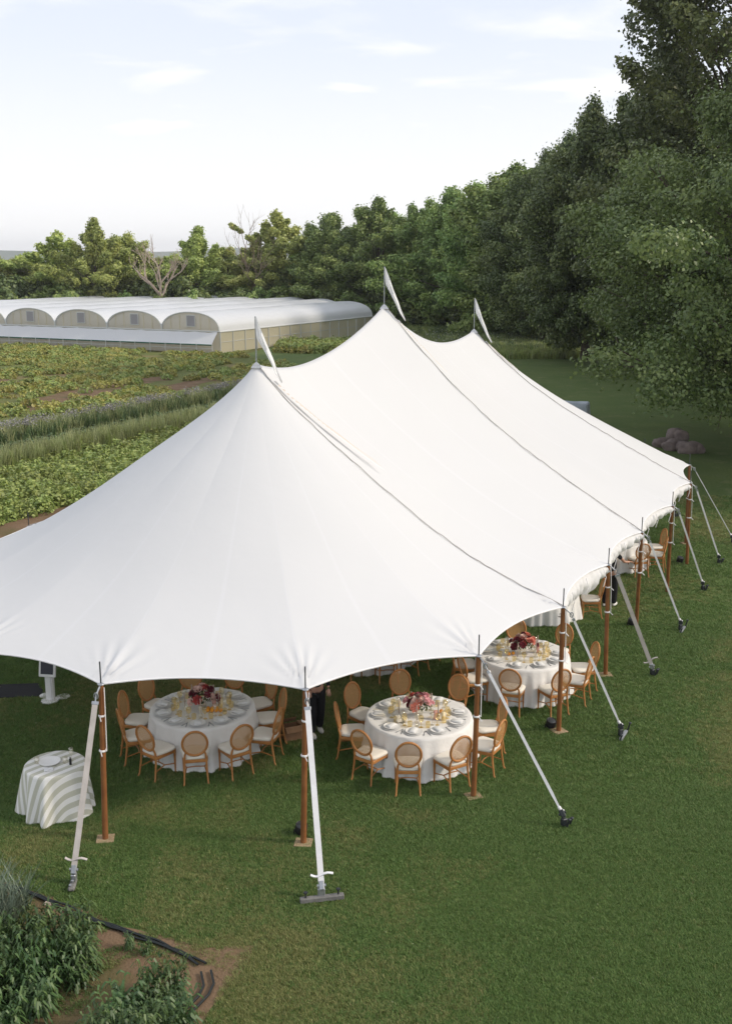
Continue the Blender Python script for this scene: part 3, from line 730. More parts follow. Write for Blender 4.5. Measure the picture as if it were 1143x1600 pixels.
# far low crop up to the greenhouse with bare patches
s, wv = strip(-5, 96, -95, -26.4, 30000)
pp = Lnp(s, wv); nz = np.array([noise.noise(Vector((a * .11, b * .16, 7))) for a, b in zip(s, wv)]); k = (wv < -12.5 - np.maximum(0, s - 42) * 1.42) & (nz < .14) & (np.sin((wv + .25 * np.sin(s * .2)) * 3.9) > -.45) & (np.abs(wv + 36.6 + 1.2 * np.sin(s * .13)) > 1.0 - .9 * (nz < -.1))
def gh_in(p):
    q = p - np.array([GC.x, GC.y, 0]); a = q[:, 0] * GF.x + q[:, 1] * GF.y; b_ = q[:, 0] * GU.x + q[:, 1] * GU.y
    return (b_ > -2.2) & (a > -1.5)
k &= ~gh_in(pp)
SOILP = [[(20, 636), (70, 618), (130, 606), (190, 598), (215, 606), (170, 622), (90, 636), (40, 648)], [(215, 592), (262, 586), (268, 594), (225, 600)], [(-60, 600), (10, 590), (30, 598), (-20, 612)], [(255, 604), (330, 588), (340, 594), (275, 612)]]
for q_ in SOILP:
    pl_ = [at(*p) for p in q_]; k &= ~(inside(pp, pl_) & (RS.rand(len(pp)) < .88))
    FIELD_SOIL.append(pl_)
pp = pp[k]
low = [leafball_mesh('low_crop_plant', 90, .46, .40, .14, CM2 if q % 2 else CM, 110 + q) for q in range(4)]
scatter('low_crop', pp, RS.uniform(0, 6.28, len(pp)), RS.uniform(.6, 1.25, len(pp)), low)
# bed of green plants beside the greenhouse and meadow beds beyond the tent
s, wv = strip(74, 92, -15.5, -10.5, 700)
scatter('leafy_bed', np.stack([*(np.array([at(px, py) for px, py in zip(RS.uniform(438, 600, 500), RS.uniform(538, 552, 500))]).T)], 1), RS.uniform(0, 6.28, 500), RS.uniform(.9, 1.9, 500), [bush[0], low[1]])
def band(name, pxa, pxb, ya, yb, n, protos, s0, s1):
    q = np.array([at(px, py) for px, py in zip(RS.uniform(pxa, pxb, n), RS.uniform(ya, yb, n))])
    return scatter(name, q, RS.uniform(0, 6.28, n), RS.uniform(s0, s1, n), protos)
mw = [blade_mesh('meadow_tuft', 26, .75, .06, .35, DG, 120, .5), blade_mesh('meadow_tuft_pale', 26, .75, .05, .35, PG, 121, .5), blade_mesh('meadow_tuft_green', 26, .8, .05, .35, CM, 122, .5)]
band('wildflower_bed', 600, 925, 531, 554, 3200, [mw[0], mw[0], mw[2], mw[1]], .7, 1.2)
band('pale_grass_bed', 770, 900, 549, 561, 700, [mw[1], mw[2], mw[2]], .6, 1.0)
band('far_grass_band', 620, 905, 515, 523, 900, [mw[0], mw[2]], .7, 1.0)
q = np.array([at(px, py) for px, py in zip(RS.uniform(640, 920, 260), RS.uniform(524, 548, 260))]); q[:, 2] = .75
scatter('white_flowers', q, RS.uniform(0, 6.28, 260), RS.uniform(.5, 1.2, 260), [leafball_mesh('flower_head', 6, .1, .1, .07, WF, 130)])

# ------------------------------------------------------------------ foreground beds
def ragged(poly, amp=.1, step=.18, seed=1):
    out_ = []
    n = len(poly)
    for i in range(n):
        a, b = Vector(poly[i]), Vector(poly[(i + 1) % n]); k = max(1, min(40, int((b - a).length / step)))
        for j in range(k):
            p = a.lerp(b, j / k); q = noise.noise_vector(Vector((p.x * 2.2, p.y * 2.2, seed)))
            out_.append((p.x + q.x * amp * 1.6, p.y + q.y * amp * 1.6))
    return out_
sheet('garden_soil', ragged([(p.x, p.y, 0) for p in bed], .16), .006, M['soil'])
sheet('bare_patch', ragged([at(345, 1482), at(395, 1480), at(388, 1505), at(356, 1540), at(335, 1520)], .07, .1, 5), .010, M['soil'])
FP = leaf_mat('garden leaf', (0.035, 0.075, 0.023), (0.060, 0.115, 0.034), (0.114, 0.172, 0.052), .22, .5)
FP2 = leaf_mat('silver leaf', (0.084, 0.120, 0.078), (0.132, 0.174, 0.120), (0.192, 0.228, 0.156), .2)
def leafy_plant(seed, H, stems, nl, ll, lw, m, spread=.16, droop=1.0):
    rs = np.random.RandomState(seed); V = []; F = []; T = []
    def seg(a, b, w0, w1, t):
        k = len(V); d = b - a; sd = np.cross(d, [0.3, .2, 1.0]); sd /= np.linalg.norm(sd) + 1e-9
        V.extend([a - sd * w0, a + sd * w0, b + sd * w1, b - sd * w1]); F.append((k, k + 1, k + 2, k + 3)); T.append(t)
    for i in range(stems):
        a = rs.uniform(0, 6.283); tip = np.array([math.cos(a), math.sin(a), 0]) * spread * rs.uniform(.2, 1.5); h = H * rs.uniform(.65, 1.1)
        base = tip * .3; top = tip + np.array([0, 0, h]); tn = rs.uniform(.1, .9)
        seg(base, (base + top) / 2, .006, .005, .8); seg((base + top) / 2, top, .005, .003, .8)
        for j in range(nl):
            f = (j + .6) / nl; p = base + (top - base) * f; b = rs.uniform(0, 6.283); l = ll * (1.15 - .55 * f) * rs.uniform(.7, 1.2)
            d = np.array([math.cos(b), math.sin(b), 0.]); q1 = p + d * l * .45 + np.array([0, 0, l * .28]); q2 = p + d * l * .85 + np.array([0, 0, l * (.10 - .25 * droop)]); q3 = p + d * l + np.array([0, 0, -l * .55 * droop])
            t = float(np.clip(tn + rs.normal(0, .15) + .15 * (f - .5), 0, 1))
            seg(p, q1, lw * .25, lw * .5, t); seg(q1, q2, lw * .5, lw * .4, t); seg(q2, q3, lw * .4, .001, t)
    me = np_mesh('foliage', np.array(V), np.array(F), m, np.array(T)); return me
lp = [leafy_plant(200 + k, .56, 11, 15, .16, .026, FP) for k in range(5)]
gp = [blade_mesh('foliage', 60, .50, .014, .10, FP2, 210 + k, .9) for k in range(2)]
def plant_row(poly_px, step, meshes, label, group, name, smin=.8, smax=1.15, seed=0):
    poly = [at(*p) for p in poly_px]; rg = random.Random(seed)
    xs = [p.x for p in poly]; ys = [p.y for p in poly]; k = 0
    y = min(ys)
    while y < max(ys):
        x = min(xs)
        while x < max(xs):
            q = np.array([[x + rg.uniform(-.08, .08), y + rg.uniform(-.08, .08), 0]])
            if inside(q, poly)[0]:
                o = obj(name, meshes[k % len(meshes)]); o.location = (q[0, 0], q[0, 1], 0); o.rotation_euler = (0, 0, rg.uniform(0, 6.28)); s = rg.uniform(smin, smax); o.scale = (s, s, s * rg.uniform(.85, 1.1))
                tag(o, label, 'plant', group); k += 1
            x += step
        y += step
    return k
# ground polygons of the two planted rows (feet of the plants)
plant_row([(-60, 1490), (60, 1462), (120, 1470), (165, 1496), (120, 1545), (20, 1640), (0, 1680), (-160, 1700)], .27, lp, 'dark green long leaved plant in the outer garden row', 'long leaved plants in the outer garden row', 'garden_plant', seed=1)
plant_row([(195, 1575), (262, 1546), (312, 1542), (300, 1580), (262, 1700), (110, 1760), (150, 1650)], .27, lp, 'dark green long leaved plant in the inner garden row beside the hoses', 'long leaved plants in the inner garden row', 'garden_plant', seed=2)
plant_row([(-60, 1405), (20, 1405), (45, 1435), (10, 1475), (-60, 1485)], .22, gp, 'silvery fine bladed grass clump at the corner of the garden', 'silvery grass clumps', 'grass_clump', .9, 1.2, seed=3)
plant_row([(200, 1478), (300, 1500), (270, 1515), (190, 1495)], .34, lp, 'short leafy weed between the hoses and the garden row', 'short weeds by the hoses', 'weed', .35, .5, seed=4)
def hose(pxs, off, label, r=.016):
    pts = [at(*p) for p in pxs]; P_ = []
    for i in range(len(pts) - 1):
        for j in range(10):
            p = pts[i].lerp(pts[i + 1], j / 10); P_.append(p + Vector((off + .03 * math.sin(p.x * 6 + off * 40), .02 * math.sin(p.x * 9 + off * 70), .02 + r)))
    b = MB(); b.tube(P_, r, 6); return tag(b.build('irrigation_hose', M['hose']), label, 'hose', 'black irrigation hoses round the garden')
hp1 = [(-40, 1372), (35, 1393), (70, 1404), (140, 1437), (200, 1457), (255, 1478), (300, 1496), (322, 1512)]
for o_, lb_ in ((0, 'black irrigation hose along the garden edge, lawn side of its bundle'), (-.05, 'black irrigation hose along the garden edge, middle of its bundle'), (-.10, 'black irrigation hose along the garden edge, garden side of its bundle')): hose(hp1, o_, lb_)
hp2 = [(326, 1522), (330, 1542), (322, 1560), (306, 1578), (286, 1598), (262, 1630)]
for o_, lb_ in ((0, 'black hose curving out of the bottom of the picture, outer of two'), (-.06, 'black hose curving out of the bottom of the picture, inner of two')): hose(hp2, o_, lb_)
st = MB(); st.box((0, 0, .02), (.12, .08, .05), bev=.02); o = st.build('stone_chip', mat('pale chip', (.4, .33, .27), .8)); o.location = at(76, 1414); tag(o, 'pale stone chip on the soil beside the hoses', 'stone')

for q_ in FIELD_SOIL: sheet('soil_patch', ragged([(p.x, p.y, 0) for p in q_], .5, .8, 3), .007, M['soil'])
# ------------------------------------------------------------------ tent
tent = empty('sailcloth_tent', (0, 0, 0), 0, 'large white three peaked sailcloth tent on brown poles with pennants', 'tent')
masts = [(0.0, 6.5), (5.66, 7.41), (11.57, 6.49)]
PH = 2.47
f_poles = [(0, 6.37), (-2.92, 5.9), (-5.3, 4.16), (-6.5, 1.41), (-6.5, -1.41), (-5.3, -4.16), (-2.92, -5.9), (0, -6.37)]
b_poles = [(12.08, 6.32), (14.76, 5.79), (16.9, 3.95), (18.3, 1.41), (18.3, -1.41), (16.9, -3.95), (14.76, -5.79), (12.08, -6.32)]
r_poles = [(3.04, 6.39), (6.0, 6.38), (9.07, 6.44)]; l_poles = [(a, -b) for a, b in r_poles]
pr = [np.polyfit([0, .045, .11, .22, .32, .42, .526, .63, .75, .85, .907, 1], [6.5, 6.2, 5.79, 5.24, 4.80, 4.34, 3.87, 3.46, 3.08, 2.80, 2.66, 2.47], 5),
      np.polyfit([0, .06, .13, .26, .39, .52, .645, .77, .885, 1], [7.41, 7.0, 6.52, 5.69, 4.99, 4.36, 3.82, 3.32, 2.90, 2.47], 5),
      np.polyfit([0, .06, .13, .19, .34, .49, .64, .78, .92, 1], [6.49, 6.10, 5.70, 5.38, 4.71, 4.14, 3.62, 3.16, 2.70, 2.47], 5)]
def seam(mi, pole):
    ms = np.array([masts[mi][0], 0.]); p = np.array(pole)
    def f(v):
        q = ms + (p - ms) * v; return np.array([q[0], q[1], np.polyval(pr[mi], v)])
    return f
def eave(pts, sag_in=.20, up=.055):
    """scalloped edge through pole tops; u runs evenly over the spans"""
    n = len(pts) - 1
    def f(u):
        k = min(int(u * n), n - 1); t = u * n - k; a = np.array(pts[k]); b = np.array(pts[k + 1]); q = a + (b - a) * t
        cen = np.array([min(max(q[0], 0), 11.8), 0.]); d = cen - q; d /= np.linalg.norm(d)
        c = 4 * t * (1 - t); return np.array([*(q + d * sag_in * c), PH + up * c])
    return f
ridge12 = np.polyfit([0, .12, .25, .5, .75, .9, 1], [6.5, 6.37, 6.33, 6.50, 6.86, 7.18, 7.41], 4)
ridge23 = np.polyfit([0, .12, .25, .5, .69, .85, 1], [7.41, 7.05, 6.76, 6.36, 6.27, 6.34, 6.49], 4)
def ridge(k):
    def f(u): s = masts[k][0] + (masts[k + 1][0] - masts[k][0]) * u; return np.array([s, 0., np.polyval(ridge12 if k == 0 else ridge23, u)])
    return f
TV = []; TF = []; TS = []
allp = f_poles + b_poles + r_poles + l_poles
def patch(Rg, E, S0, S1, nu, nv, lines, sag):
    base = len(TV); c00, c10, c01, c11 = S0(0), S1(0), S0(1), S1(1)
    sg0 = [S0(j / nv) for j in range(nv + 1)]; sg1 = [S1(j / nv) for j in range(nv + 1)]
    for i in range(nu + 1):
        u = i / nu; r = Rg(u); e = E(u); estr = c01 * (1 - u) + c11 * u; dev = e - estr
        for j in range(nv + 1):
            v = j / nv
            p = (1 - v) * r + v * estr + (1 - u) * sg0[j] + u * sg1[j] - ((1 - u) * (1 - v) * c00 + u * (1 - v) * c10 + (1 - u) * v * c01 + u * v * c11)
            p = p + dev * v ** 5; p[2] -= sag * 4 * u * (1 - u) * math.sin(math.pi * v)
            TV.append(p)
    for i in range(nu):
        for j in range(nv):
            a = base + i * (nv + 1) + j; TF.append((a, a + 1, a + nv + 2, a + nv + 1))
            um = (i + .5) / nu
            TS.append(1.0 if any(abs(um - l) < .55 / nu for l in lines) else 0.0)
for mi, poles in ((0, f_poles), (2, b_poles)):
    for k in range(7):
        a, b2 = (poles[k], poles[k + 1])
        top = seam(mi, a)(0)
        patch(lambda u, t=top: t, eave([a, b2]), seam(mi, a), seam(mi, b2), 64, 90, (0.0, .5), -.055)
for sgn, mids in ((1, r_poles), (-1, l_poles)):
    P4 = (0, sgn * 6.37); P8 = (12.08, sgn * 6.32)
    patch(ridge(0), eave([P4, mids[0], mids[1]]), seam(0, P4), seam(1, mids[1]), 110, 90, (.25, .5, .75), .03)
    patch(ridge(1), eave([mids[1], mids[2], P8]), seam(1, mids[1]), seam(2, P8), 110, 90, (.25, .5, .75), .03)
TV = np.array(TV)
# radiating creases at the pole heads, soft wrinkles along the edge
for pi_, (ps, pw) in enumerate(allp):
    d = TV[:, :2] - np.array([ps, pw]); r = np.linalg.norm(d, axis=1); near = r < 1.15
    inw = np.arctan2(-pw, (min(max(ps, 0), 11.8) - ps) if abs(pw) > .01 else 1.0)
    a = np.arctan2(d[near, 1], d[near, 0]); rr = r[near]
    da = (a - inw + np.pi) % (2 * np.pi) - np.pi
    amp = .034 * np.clip(rr / .22, 0, 1) * np.clip(1 - rr / 1.15, 0, 1) ** 1.3 * np.exp(-(da / .75) ** 2)
    TV[near, 2] += amp * np.sin(a * 21 + pi_ * 1.7 + 2.5 * np.sin(a * 3 + pi_)) * 1.3
wz = np.array([noise.noise(Vector((p[0] * .8, p[1] * .8, p[2] * .5))) for p in TV]); TV[:, 2] += wz * .012
def to_world(P_):
    P_ = np.asarray(P_); o_ = np.empty_like(P_); o_[:, 0] = A0.x + UX.x * P_[:, 0] + RX.x * P_[:, 1]; o_[:, 1] = A0.y + UX.y * P_[:, 0] + RX.y * P_[:, 1]; o_[:, 2] = P_[:, 2]; return o_
me = np_mesh('canopy', to_world(TV), np.array(TF), M['sail'], None, True)
a_ = me.attributes.new('seam', 'FLOAT', 'FACE'); a_.data.foreach_set('value', np.array(TS, np.float32))
bm = bmesh.new(); bm.from_mesh(me); bmesh.ops.remove_doubles(bm, verts=bm.verts, dist=.003); bmesh.ops.recalc_face_normals(bm, faces=bm.faces); bm.to_mesh(me); bm.free()
obj('canopy', me, tent)
# eave hem
def eave_world(pts, n=24):
    e = eave(pts); k = len(pts) - 1; q = np.array([e(i / (n * k)) for i in range(n * k + 1)]); q[:, 2] -= .01; return [Vector(x) for x in to_world(q)]
loop = [(0, 6.37)] + r_poles + b_poles + l_poles[::-1] + f_poles[::-1]
b = MB(); b.tube(eave_world(loop, 16), .016, 6); b.build('edge_hem', M['strap'], tent)
# webbing over the three main seams
for mi, ends in ((0, ((0, 6.37), (0, -6.37))), (1, ((6.0, 6.38), (6.0, -6.38))), (2, ((12.08, 6.32), (12.08, -6.32)))):
    for e in ends:
        q = np.array([seam(mi, e)(v) for v in np.linspace(.01, 1, 60)]); q[:, 2] += .022 + .010 * np.sin(np.arange(60) * 1.9) * (np.random.RandomState(mi).rand(60) > .5); q[:, 0] += .012 * np.sin(np.arange(60) * .7)
        b = MB(); b.tube([Vector(x) for x in to_world(q)], .0095, 6); b.build('seam_rope', M['rope'], tent)
# masts
for k, (ms, mh) in enumerate(masts):
    p = L(ms, 0)
    b = MB(); b.tube([(p.x, p.y, 0), (p.x, p.y, mh - .02)], .075, 12); mo = b.build('mast', M['polewood'], tent)
    b = MB(); b.tube([(p.x, p.y, mh - .03), (p.x, p.y, mh + .92)], .014, 6); b.build('finial_rod', M['steel'], mo)
    b = MB(); b.lathe([(.11, -.06), (.07, .0), (.03, .035), (.015, .05)], 16, (p.x, p.y, mh - .015)); b.build('peak_cap', M['sail'], mo)
    # pennant hanging to the right of the rod, trailing streamers
    le = [(.012, .90), (.012, .70), (.03, .50), (.14, .30), (.27, .05), (.38, -.18), (.50, -.36)]
    re_ = [(.02, .91), (.065, .80), (.135, .62), (.22, .38), (.33, .12), (.42, -.12), (.52, -.34)]
    vs = []; fs = []
    for i in range(25):
        t = i / 24; A_ = [np.interp(t * 6, range(7), [f_[q] for f_ in le]) for q in (0, 1)]; B_ = [np.interp(t * 6, range(7), [f_[q] for f_ in re_]) for q in (0, 1)]
        for j in range(5):
            g = j / 4
            vs.append((p.x + A_[0] * (1 - g) + B_[0] * g, p.y - .02 - .06 * math.sin(j * 1.6 + i * .3) * min(1, t * 3) - .10 * t, mh + A_[1] * (1 - g) + B_[1] * g))
    for i in range(24):
        for j in range(4): fs.append((i * 5 + j, i * 5 + j + 1, (i + 1) * 5 + j + 1, (i + 1) * 5 + j))
    b = MB(); b.add(vs, fs); fo = b.build('pennant', M['flag'], tent)
    for q_ in range(3):
        # streamer lying down the cloth towards the side pole
        pole = ((0, 6.37), (6.0, 6.38), (12.08, 6.32))[k]; sf = seam(k, pole); n_ = 26; ln = (.34, .20, .16)[k] - .015 * q_
        c_ = []
        for i in range(n_):
            v = .055 + ln * i / (n_ - 1); a = sf(v); a[0] += (.10 + .5 * (i / n_) ** 1.0 + .03 * q_ * i / n_) * (1.0 if k == 0 else .35) + .012 * math.sin(i * .8 + q_); a[2] += .05 - .0 * i
            # keep it on the cloth beside the seam
            c_.append(a)
        c_ = to_world(np.array(c_))
        b = MB(); vs = []; fs = []
        for i in range(n_):
            wd = .035 * (1 - .75 * i / n_); side = np.array([UX.x, UX.y, 0]) * wd
            vs += [c_[i] - side, c_[i] + side]
        for i in range(n_ - 1): fs.append((2 * i, 2 * i + 1, 2 * i + 3, 2 * i + 2))
        b.add(vs, fs); b.build('streamer', M['stream'] if q_ else M['flag'], fo)

# side poles with pins, ties, foot plates; guy straps with ratchets, bars and stakes
meas = {(-6.5, 1.41): ((165, 1312), (158, 1070), (116, 1382)), (-5.3, 4.16): ((474, 1318), (477, 1078), (503, 1408)), (-2.92, 5.9): ((739, 1245), (748, 1026), (880, 1292)), (0, 6.37): ((872, 1143), (879, 950), (970, 1152)),
        (3.04, 6.39): ((945, 1055), (950, 883), (1018, 1056)), (6.0, 6.38): ((993, 978), (1002, 832), (1063, 986)), (9.07, 6.44): ((1041, 925), (1050, 790), (1097, 923)), (12.08, 6.32): ((1072, 882), (1078, 755), (1122, 881))}
first = True
def side_pole(ps, pw, idx):
    key = (ps, pw); top = L(ps, pw, PH)
    cen = L(min(max(ps, 0), 11.8), 0); outd = (Vector((top.x, top.y, 0)) - cen).normalized()
    if key in meas: foot = at(*meas[key][0]); anc = at(*meas[key][2])
    else: foot = Vector((top.x, top.y, 0)) + outd * .06; anc = Vector((top.x, top.y, 0)) + outd * 1.5
    d = (foot - top)
    b = MB(); b.tube([foot + Vector((0, 0, .02)), foot.lerp(top, .5), top + Vector((0, 0, -.03))], [.046, .043, .040], 12)
    po = b.build('side_pole', M['polewood'], tent)
    b = MB(); b.tube([top + Vector((0, 0, -.06)), top + Vector((0, 0, .34))], .011, 6); b.build('pin', M['darksteel'], po)
    b = MB(); b.lathe([(.055, 0), (.05, .012), (.02, .02)], 12, top + Vector((0, 0, -.01))); b.build('washer', M['steel'], po)
    for t, rr in ((.42, .058), (.20, .052)):
        c = top.lerp(foot, t)
        b = MB(); b.lathe([(rr - .006, -.015), (rr, -.008), (rr, .008), (rr - .006, .015)], 12, c); b.tube([c + outd * .06, c + outd * .09 + Vector((.03, 0, -.06))], .008, 4); b.build('rope_tie', M['strap'], po)
    b = MB(); b.tube([top + Vector((.05, -.03, -.05)), top.lerp(foot, .21) + Vector((.06, -.03, 0)), top.lerp(foot, .42) + Vector((.065, -.03, 0))], .007, 4); b.build('tie_line', M['strap'], po)
    if idx in (0, 1, 2, 3, 4) or key not in meas:
        ang = (0.15, -.1, .35, .5, .1, .3)[idx % 6]
        b = MB(); b.box((foot.x, foot.y, .014), (.26, .24, .025), RM('Z', ang), .004); b.build('foot_plate', M['plate'], po)
    # guy
    hook = top + outd * .16 + Vector((0, 0, -.13))
    b = MB(); b.tube([top + outd * .03 + Vector((0, 0, -.03)), top + outd * .09 + Vector((0, 0, -.07)), hook], .014, 6)
    pts = [hook + Vector((math.cos(a) * .03, 0, math.sin(a) * .045)) for a in np.linspace(0, 2 * math.pi, 12, endpoint=False)]; b.tube(pts, .010, 5, closed=True); b.build('shackle', M['steel'], po)
    wide = key in ((-6.5, 1.41), (-5.3, 4.16), (3.04, 6.39)); mt = M['oldstrap'] if key in ((-6.5, 1.41), (3.04, 6.39)) else M['strap']
    low = anc + Vector((0, 0, .17)); dirn = (low - hook).normalized()
    side = dirn.cross(Vector((0, 1, 0))); side.normalize()
    wd = .040 if wide else (.022 if key in meas else .010); sub = .95 if wide else .90
    end = hook.lerp(low, .965)
    q = hook + dirn * .10
    b = MB(); nrm = side.cross(dirn).normalized()
    for i in range(2):
        pass
    k_ = 16; vs = []; fs = []
    for i in range(k_ + 1):
        c = q.lerp(end, i / k_) + nrm * .006 * math.sin(i * 1.1); wv_ = wd * (1 if i / k_ < .88 or wide else .7)
        for (sa, na) in ((-1, -1), (1, -1), (1, 1), (-1, 1)): vs.append(c + side * wv_ * sa + nrm * .008 * na)
    for i in range(k_):
        for j in range(4): fs.append((i * 4 + j, i * 4 + (j + 1) % 4, (i + 1) * 4 + (j + 1) % 4, (i + 1) * 4 + j))
    fs += [(0, 1, 2, 3)[::-1], tuple(k_ * 4 + j for j in range(4))]
    b.add(vs, fs); g = b.build('guy_strap', mt, tent)
    b = MB(); b.tube([hook, q], .010, 6); rot = Matrix((side, nrm, dirn)).transposed(); b.box(q, (wd * 2.5, .02, .05), rot, .004); b.build('buckle', M['steel'], g)
    # ratchet
    rc = end + dirn * .03
    b = MB(); b.box(rc, (.075, .05, .12), rot, .01); b.tube([rc - side * .06, rc + side * .06], .02, 8); b.box(rc + nrm * .04 + dirn * -.03, (.05, .02, .14), rot, .006); b.build('ratchet', M['steel'] if wide else M['darksteel'], g)
    if wide:
        b = MB(); cc = end - dirn * .10
        pts = [cc + side * x_ + Vector((0, 0, .02 * math.sin(x_ * 22) + abs(x_) * .15)) for x_ in np.linspace(-.14, .17, 9)]
        b.tube(pts, .026, 6, flat=.4); b.build('strap_tail', mt, g)
    else:
        b = MB(); cc = end - dirn * .06; b.box(cc, (.055, .05, .07), rot, .02); b.tube([cc, cc + side * .08 + Vector((0, 0, -.08))], .012, 5); b.build('strap_tail', M['strap'], g)
    return po, g, anc, low, side, outd, dirn
def stake(anc, g, d, lean=.25, h=.22):
    b = MB(); dv = Vector((d.x * lean, d.y * lean, 1)).normalized()
    b.tube([anc - dv * .05, anc + dv * h], .016, 7); b.lathe([(.028, 0), (.03, .012), (.02, .022)], 10, anc + dv * h); b.build('stake', M['darksteel'], g)
gs = []
seq = [(-6.5, 1.41), (-5.3, 4.16), (-2.92, 5.9), (0, 6.37), (3.04, 6.39), (6.0, 6.38), (9.07, 6.44), (12.08, 6.32)]
rest = [p for p in allp if p not in seq]
for i, p in enumerate(seq + rest): gs.append(side_pole(p[0], p[1], i))
for i, (po, g, anc, low, side, outd, dirn) in enumerate(gs):
    if i == 0:
        b = MB(); rot = RM('Z', R(8)); b.box(anc + Vector((0, -.06, .035)), (.095, .36, .06), rot @ RM('X', R(-10)), .02); b.build('anchor_bar', M['greywood'], g)
        for q in (-.17, -.06, .05): b = MB(); b.lathe([(.022, 0), (.022, .03), (.01, .035)], 8, anc + Vector((.0, q, .075))); b.build('bolt', M['steel'], g)
        b = MB(); b.box(anc + Vector((0, .02, .11)), (.07, .10, .10), None, .01); b.build('bracket', M['steel'], g)
    elif i == 1:
        b = MB(); b.box(anc + Vector((0, 0, .045)), (.60, .08, .07), RM('Z', R(11)), .008); b.build('anchor_bar', M['greywood'], g)
        for q in (-.22, .22): b = MB(); b.lathe([(.012, 0), (.012, .07), (.03, .075), (.03, .09)], 8, anc + Vector((q, q * .2, .075))); b.build('stake', M['darksteel'], g)
        b = MB(); b.box(anc + Vector((-.01, .03, .12)), (.10, .07, .13), RM('Z', R(11)), .01); b.build('bracket', M['steel'], g)
    elif i in (3, 5):
        b = MB(); b.box(anc + Vector((.03, -.02, .05)), (.40, .06, .05), RM('Z', R(62)), .006); b.build('anchor_bar', M['steel'], g)
        stake(anc + Vector((.13, .16, 0)), g, outd); stake(anc + Vector((-.07, -.18, 0)), g, outd, .2, .12)
        b = MB(); b.box(anc + Vector((-.02, 0, .10)), (.08, .07, .13), RM('Z', R(20)), .01); b.build('bracket', M['darksteel'], g)
    else:
        stake(anc + Vector((.04, -.03, 0)), g, outd, .3, .16); stake(anc + Vector((.10, .05, 0)), g, outd, .3, .14)
        b = MB(); b.box(anc + Vector((0, 0, .09)), (.09, .08, .12), RM('Z', R(30)), .012); b.build('bracket', M['darksteel'], g)

# rolled-up sidewalls bunched under the right eave
def sidewall(pa, pb, drop, seed, hang=None):
    e = eave([pa, pb]); n = 90; rs = np.random.RandomState(seed); vs = []; fs = []; m_ = 9
    for i in range(n + 1):
        u = i / n; c = e(u); dn = drop * (.55 + .45 * math.sin(math.pi * u)) * (1 + .25 * noise.noise(Vector((u * 7, seed, 0))))
        if hang: dn += hang[1] * math.exp(-((u - hang[0]) / .09) ** 2)
        for j in range(m_):
            t = j / (m_ - 1)
            off = (.05 + .09 * math.sin(t * math.pi)) + .035 * noise.noise(Vector((u * 26, t * 3, seed))) + .04 * math.sin(u * 60 + seed + 2 * math.sin(u * 13)) * t
            cen = np.array([min(max(c[0], 0), 11.8), 0.]); dd = c[:2] - cen; dd /= np.linalg.norm(dd)
            vs.append([c[0] - dd[0] * (.10 - off), c[1] - dd[1] * (.10 - off), c[2] - .02 - dn * t])
    for i in range(n):
        for j in range(m_ - 1): fs.append((i * m_ + j, i * m_ + j + 1, (i + 1) * m_ + j + 1, (i + 1) * m_ + j))
    b = MB(); b.add([Vector(x) for x in to_world(np.array(vs))], fs); sw = b.build('rolled_sidewall', M['sidewall'], tent, smooth=True)
    for q in (.3, .62, .9):
        c = e(q); p = Vector(to_world(np.array([c]))[0]); b = MB(); b.tube([p + Vector((.05, -.03, -.05)), p + Vector((.10, -.06, -drop * .6)), p + Vector((.06, -.04, -drop * 1.15))], .008, 4); b.build('tie_tape', M['strap'], sw)
rp = [(0, 6.37)] + r_poles + [(12.08, 6.32)]
for i in range(4): sidewall(rp[i], rp[i + 1], (.36, .34, .34, .32)[i], 3 + i, (.78, .22) if i == 0 else None)

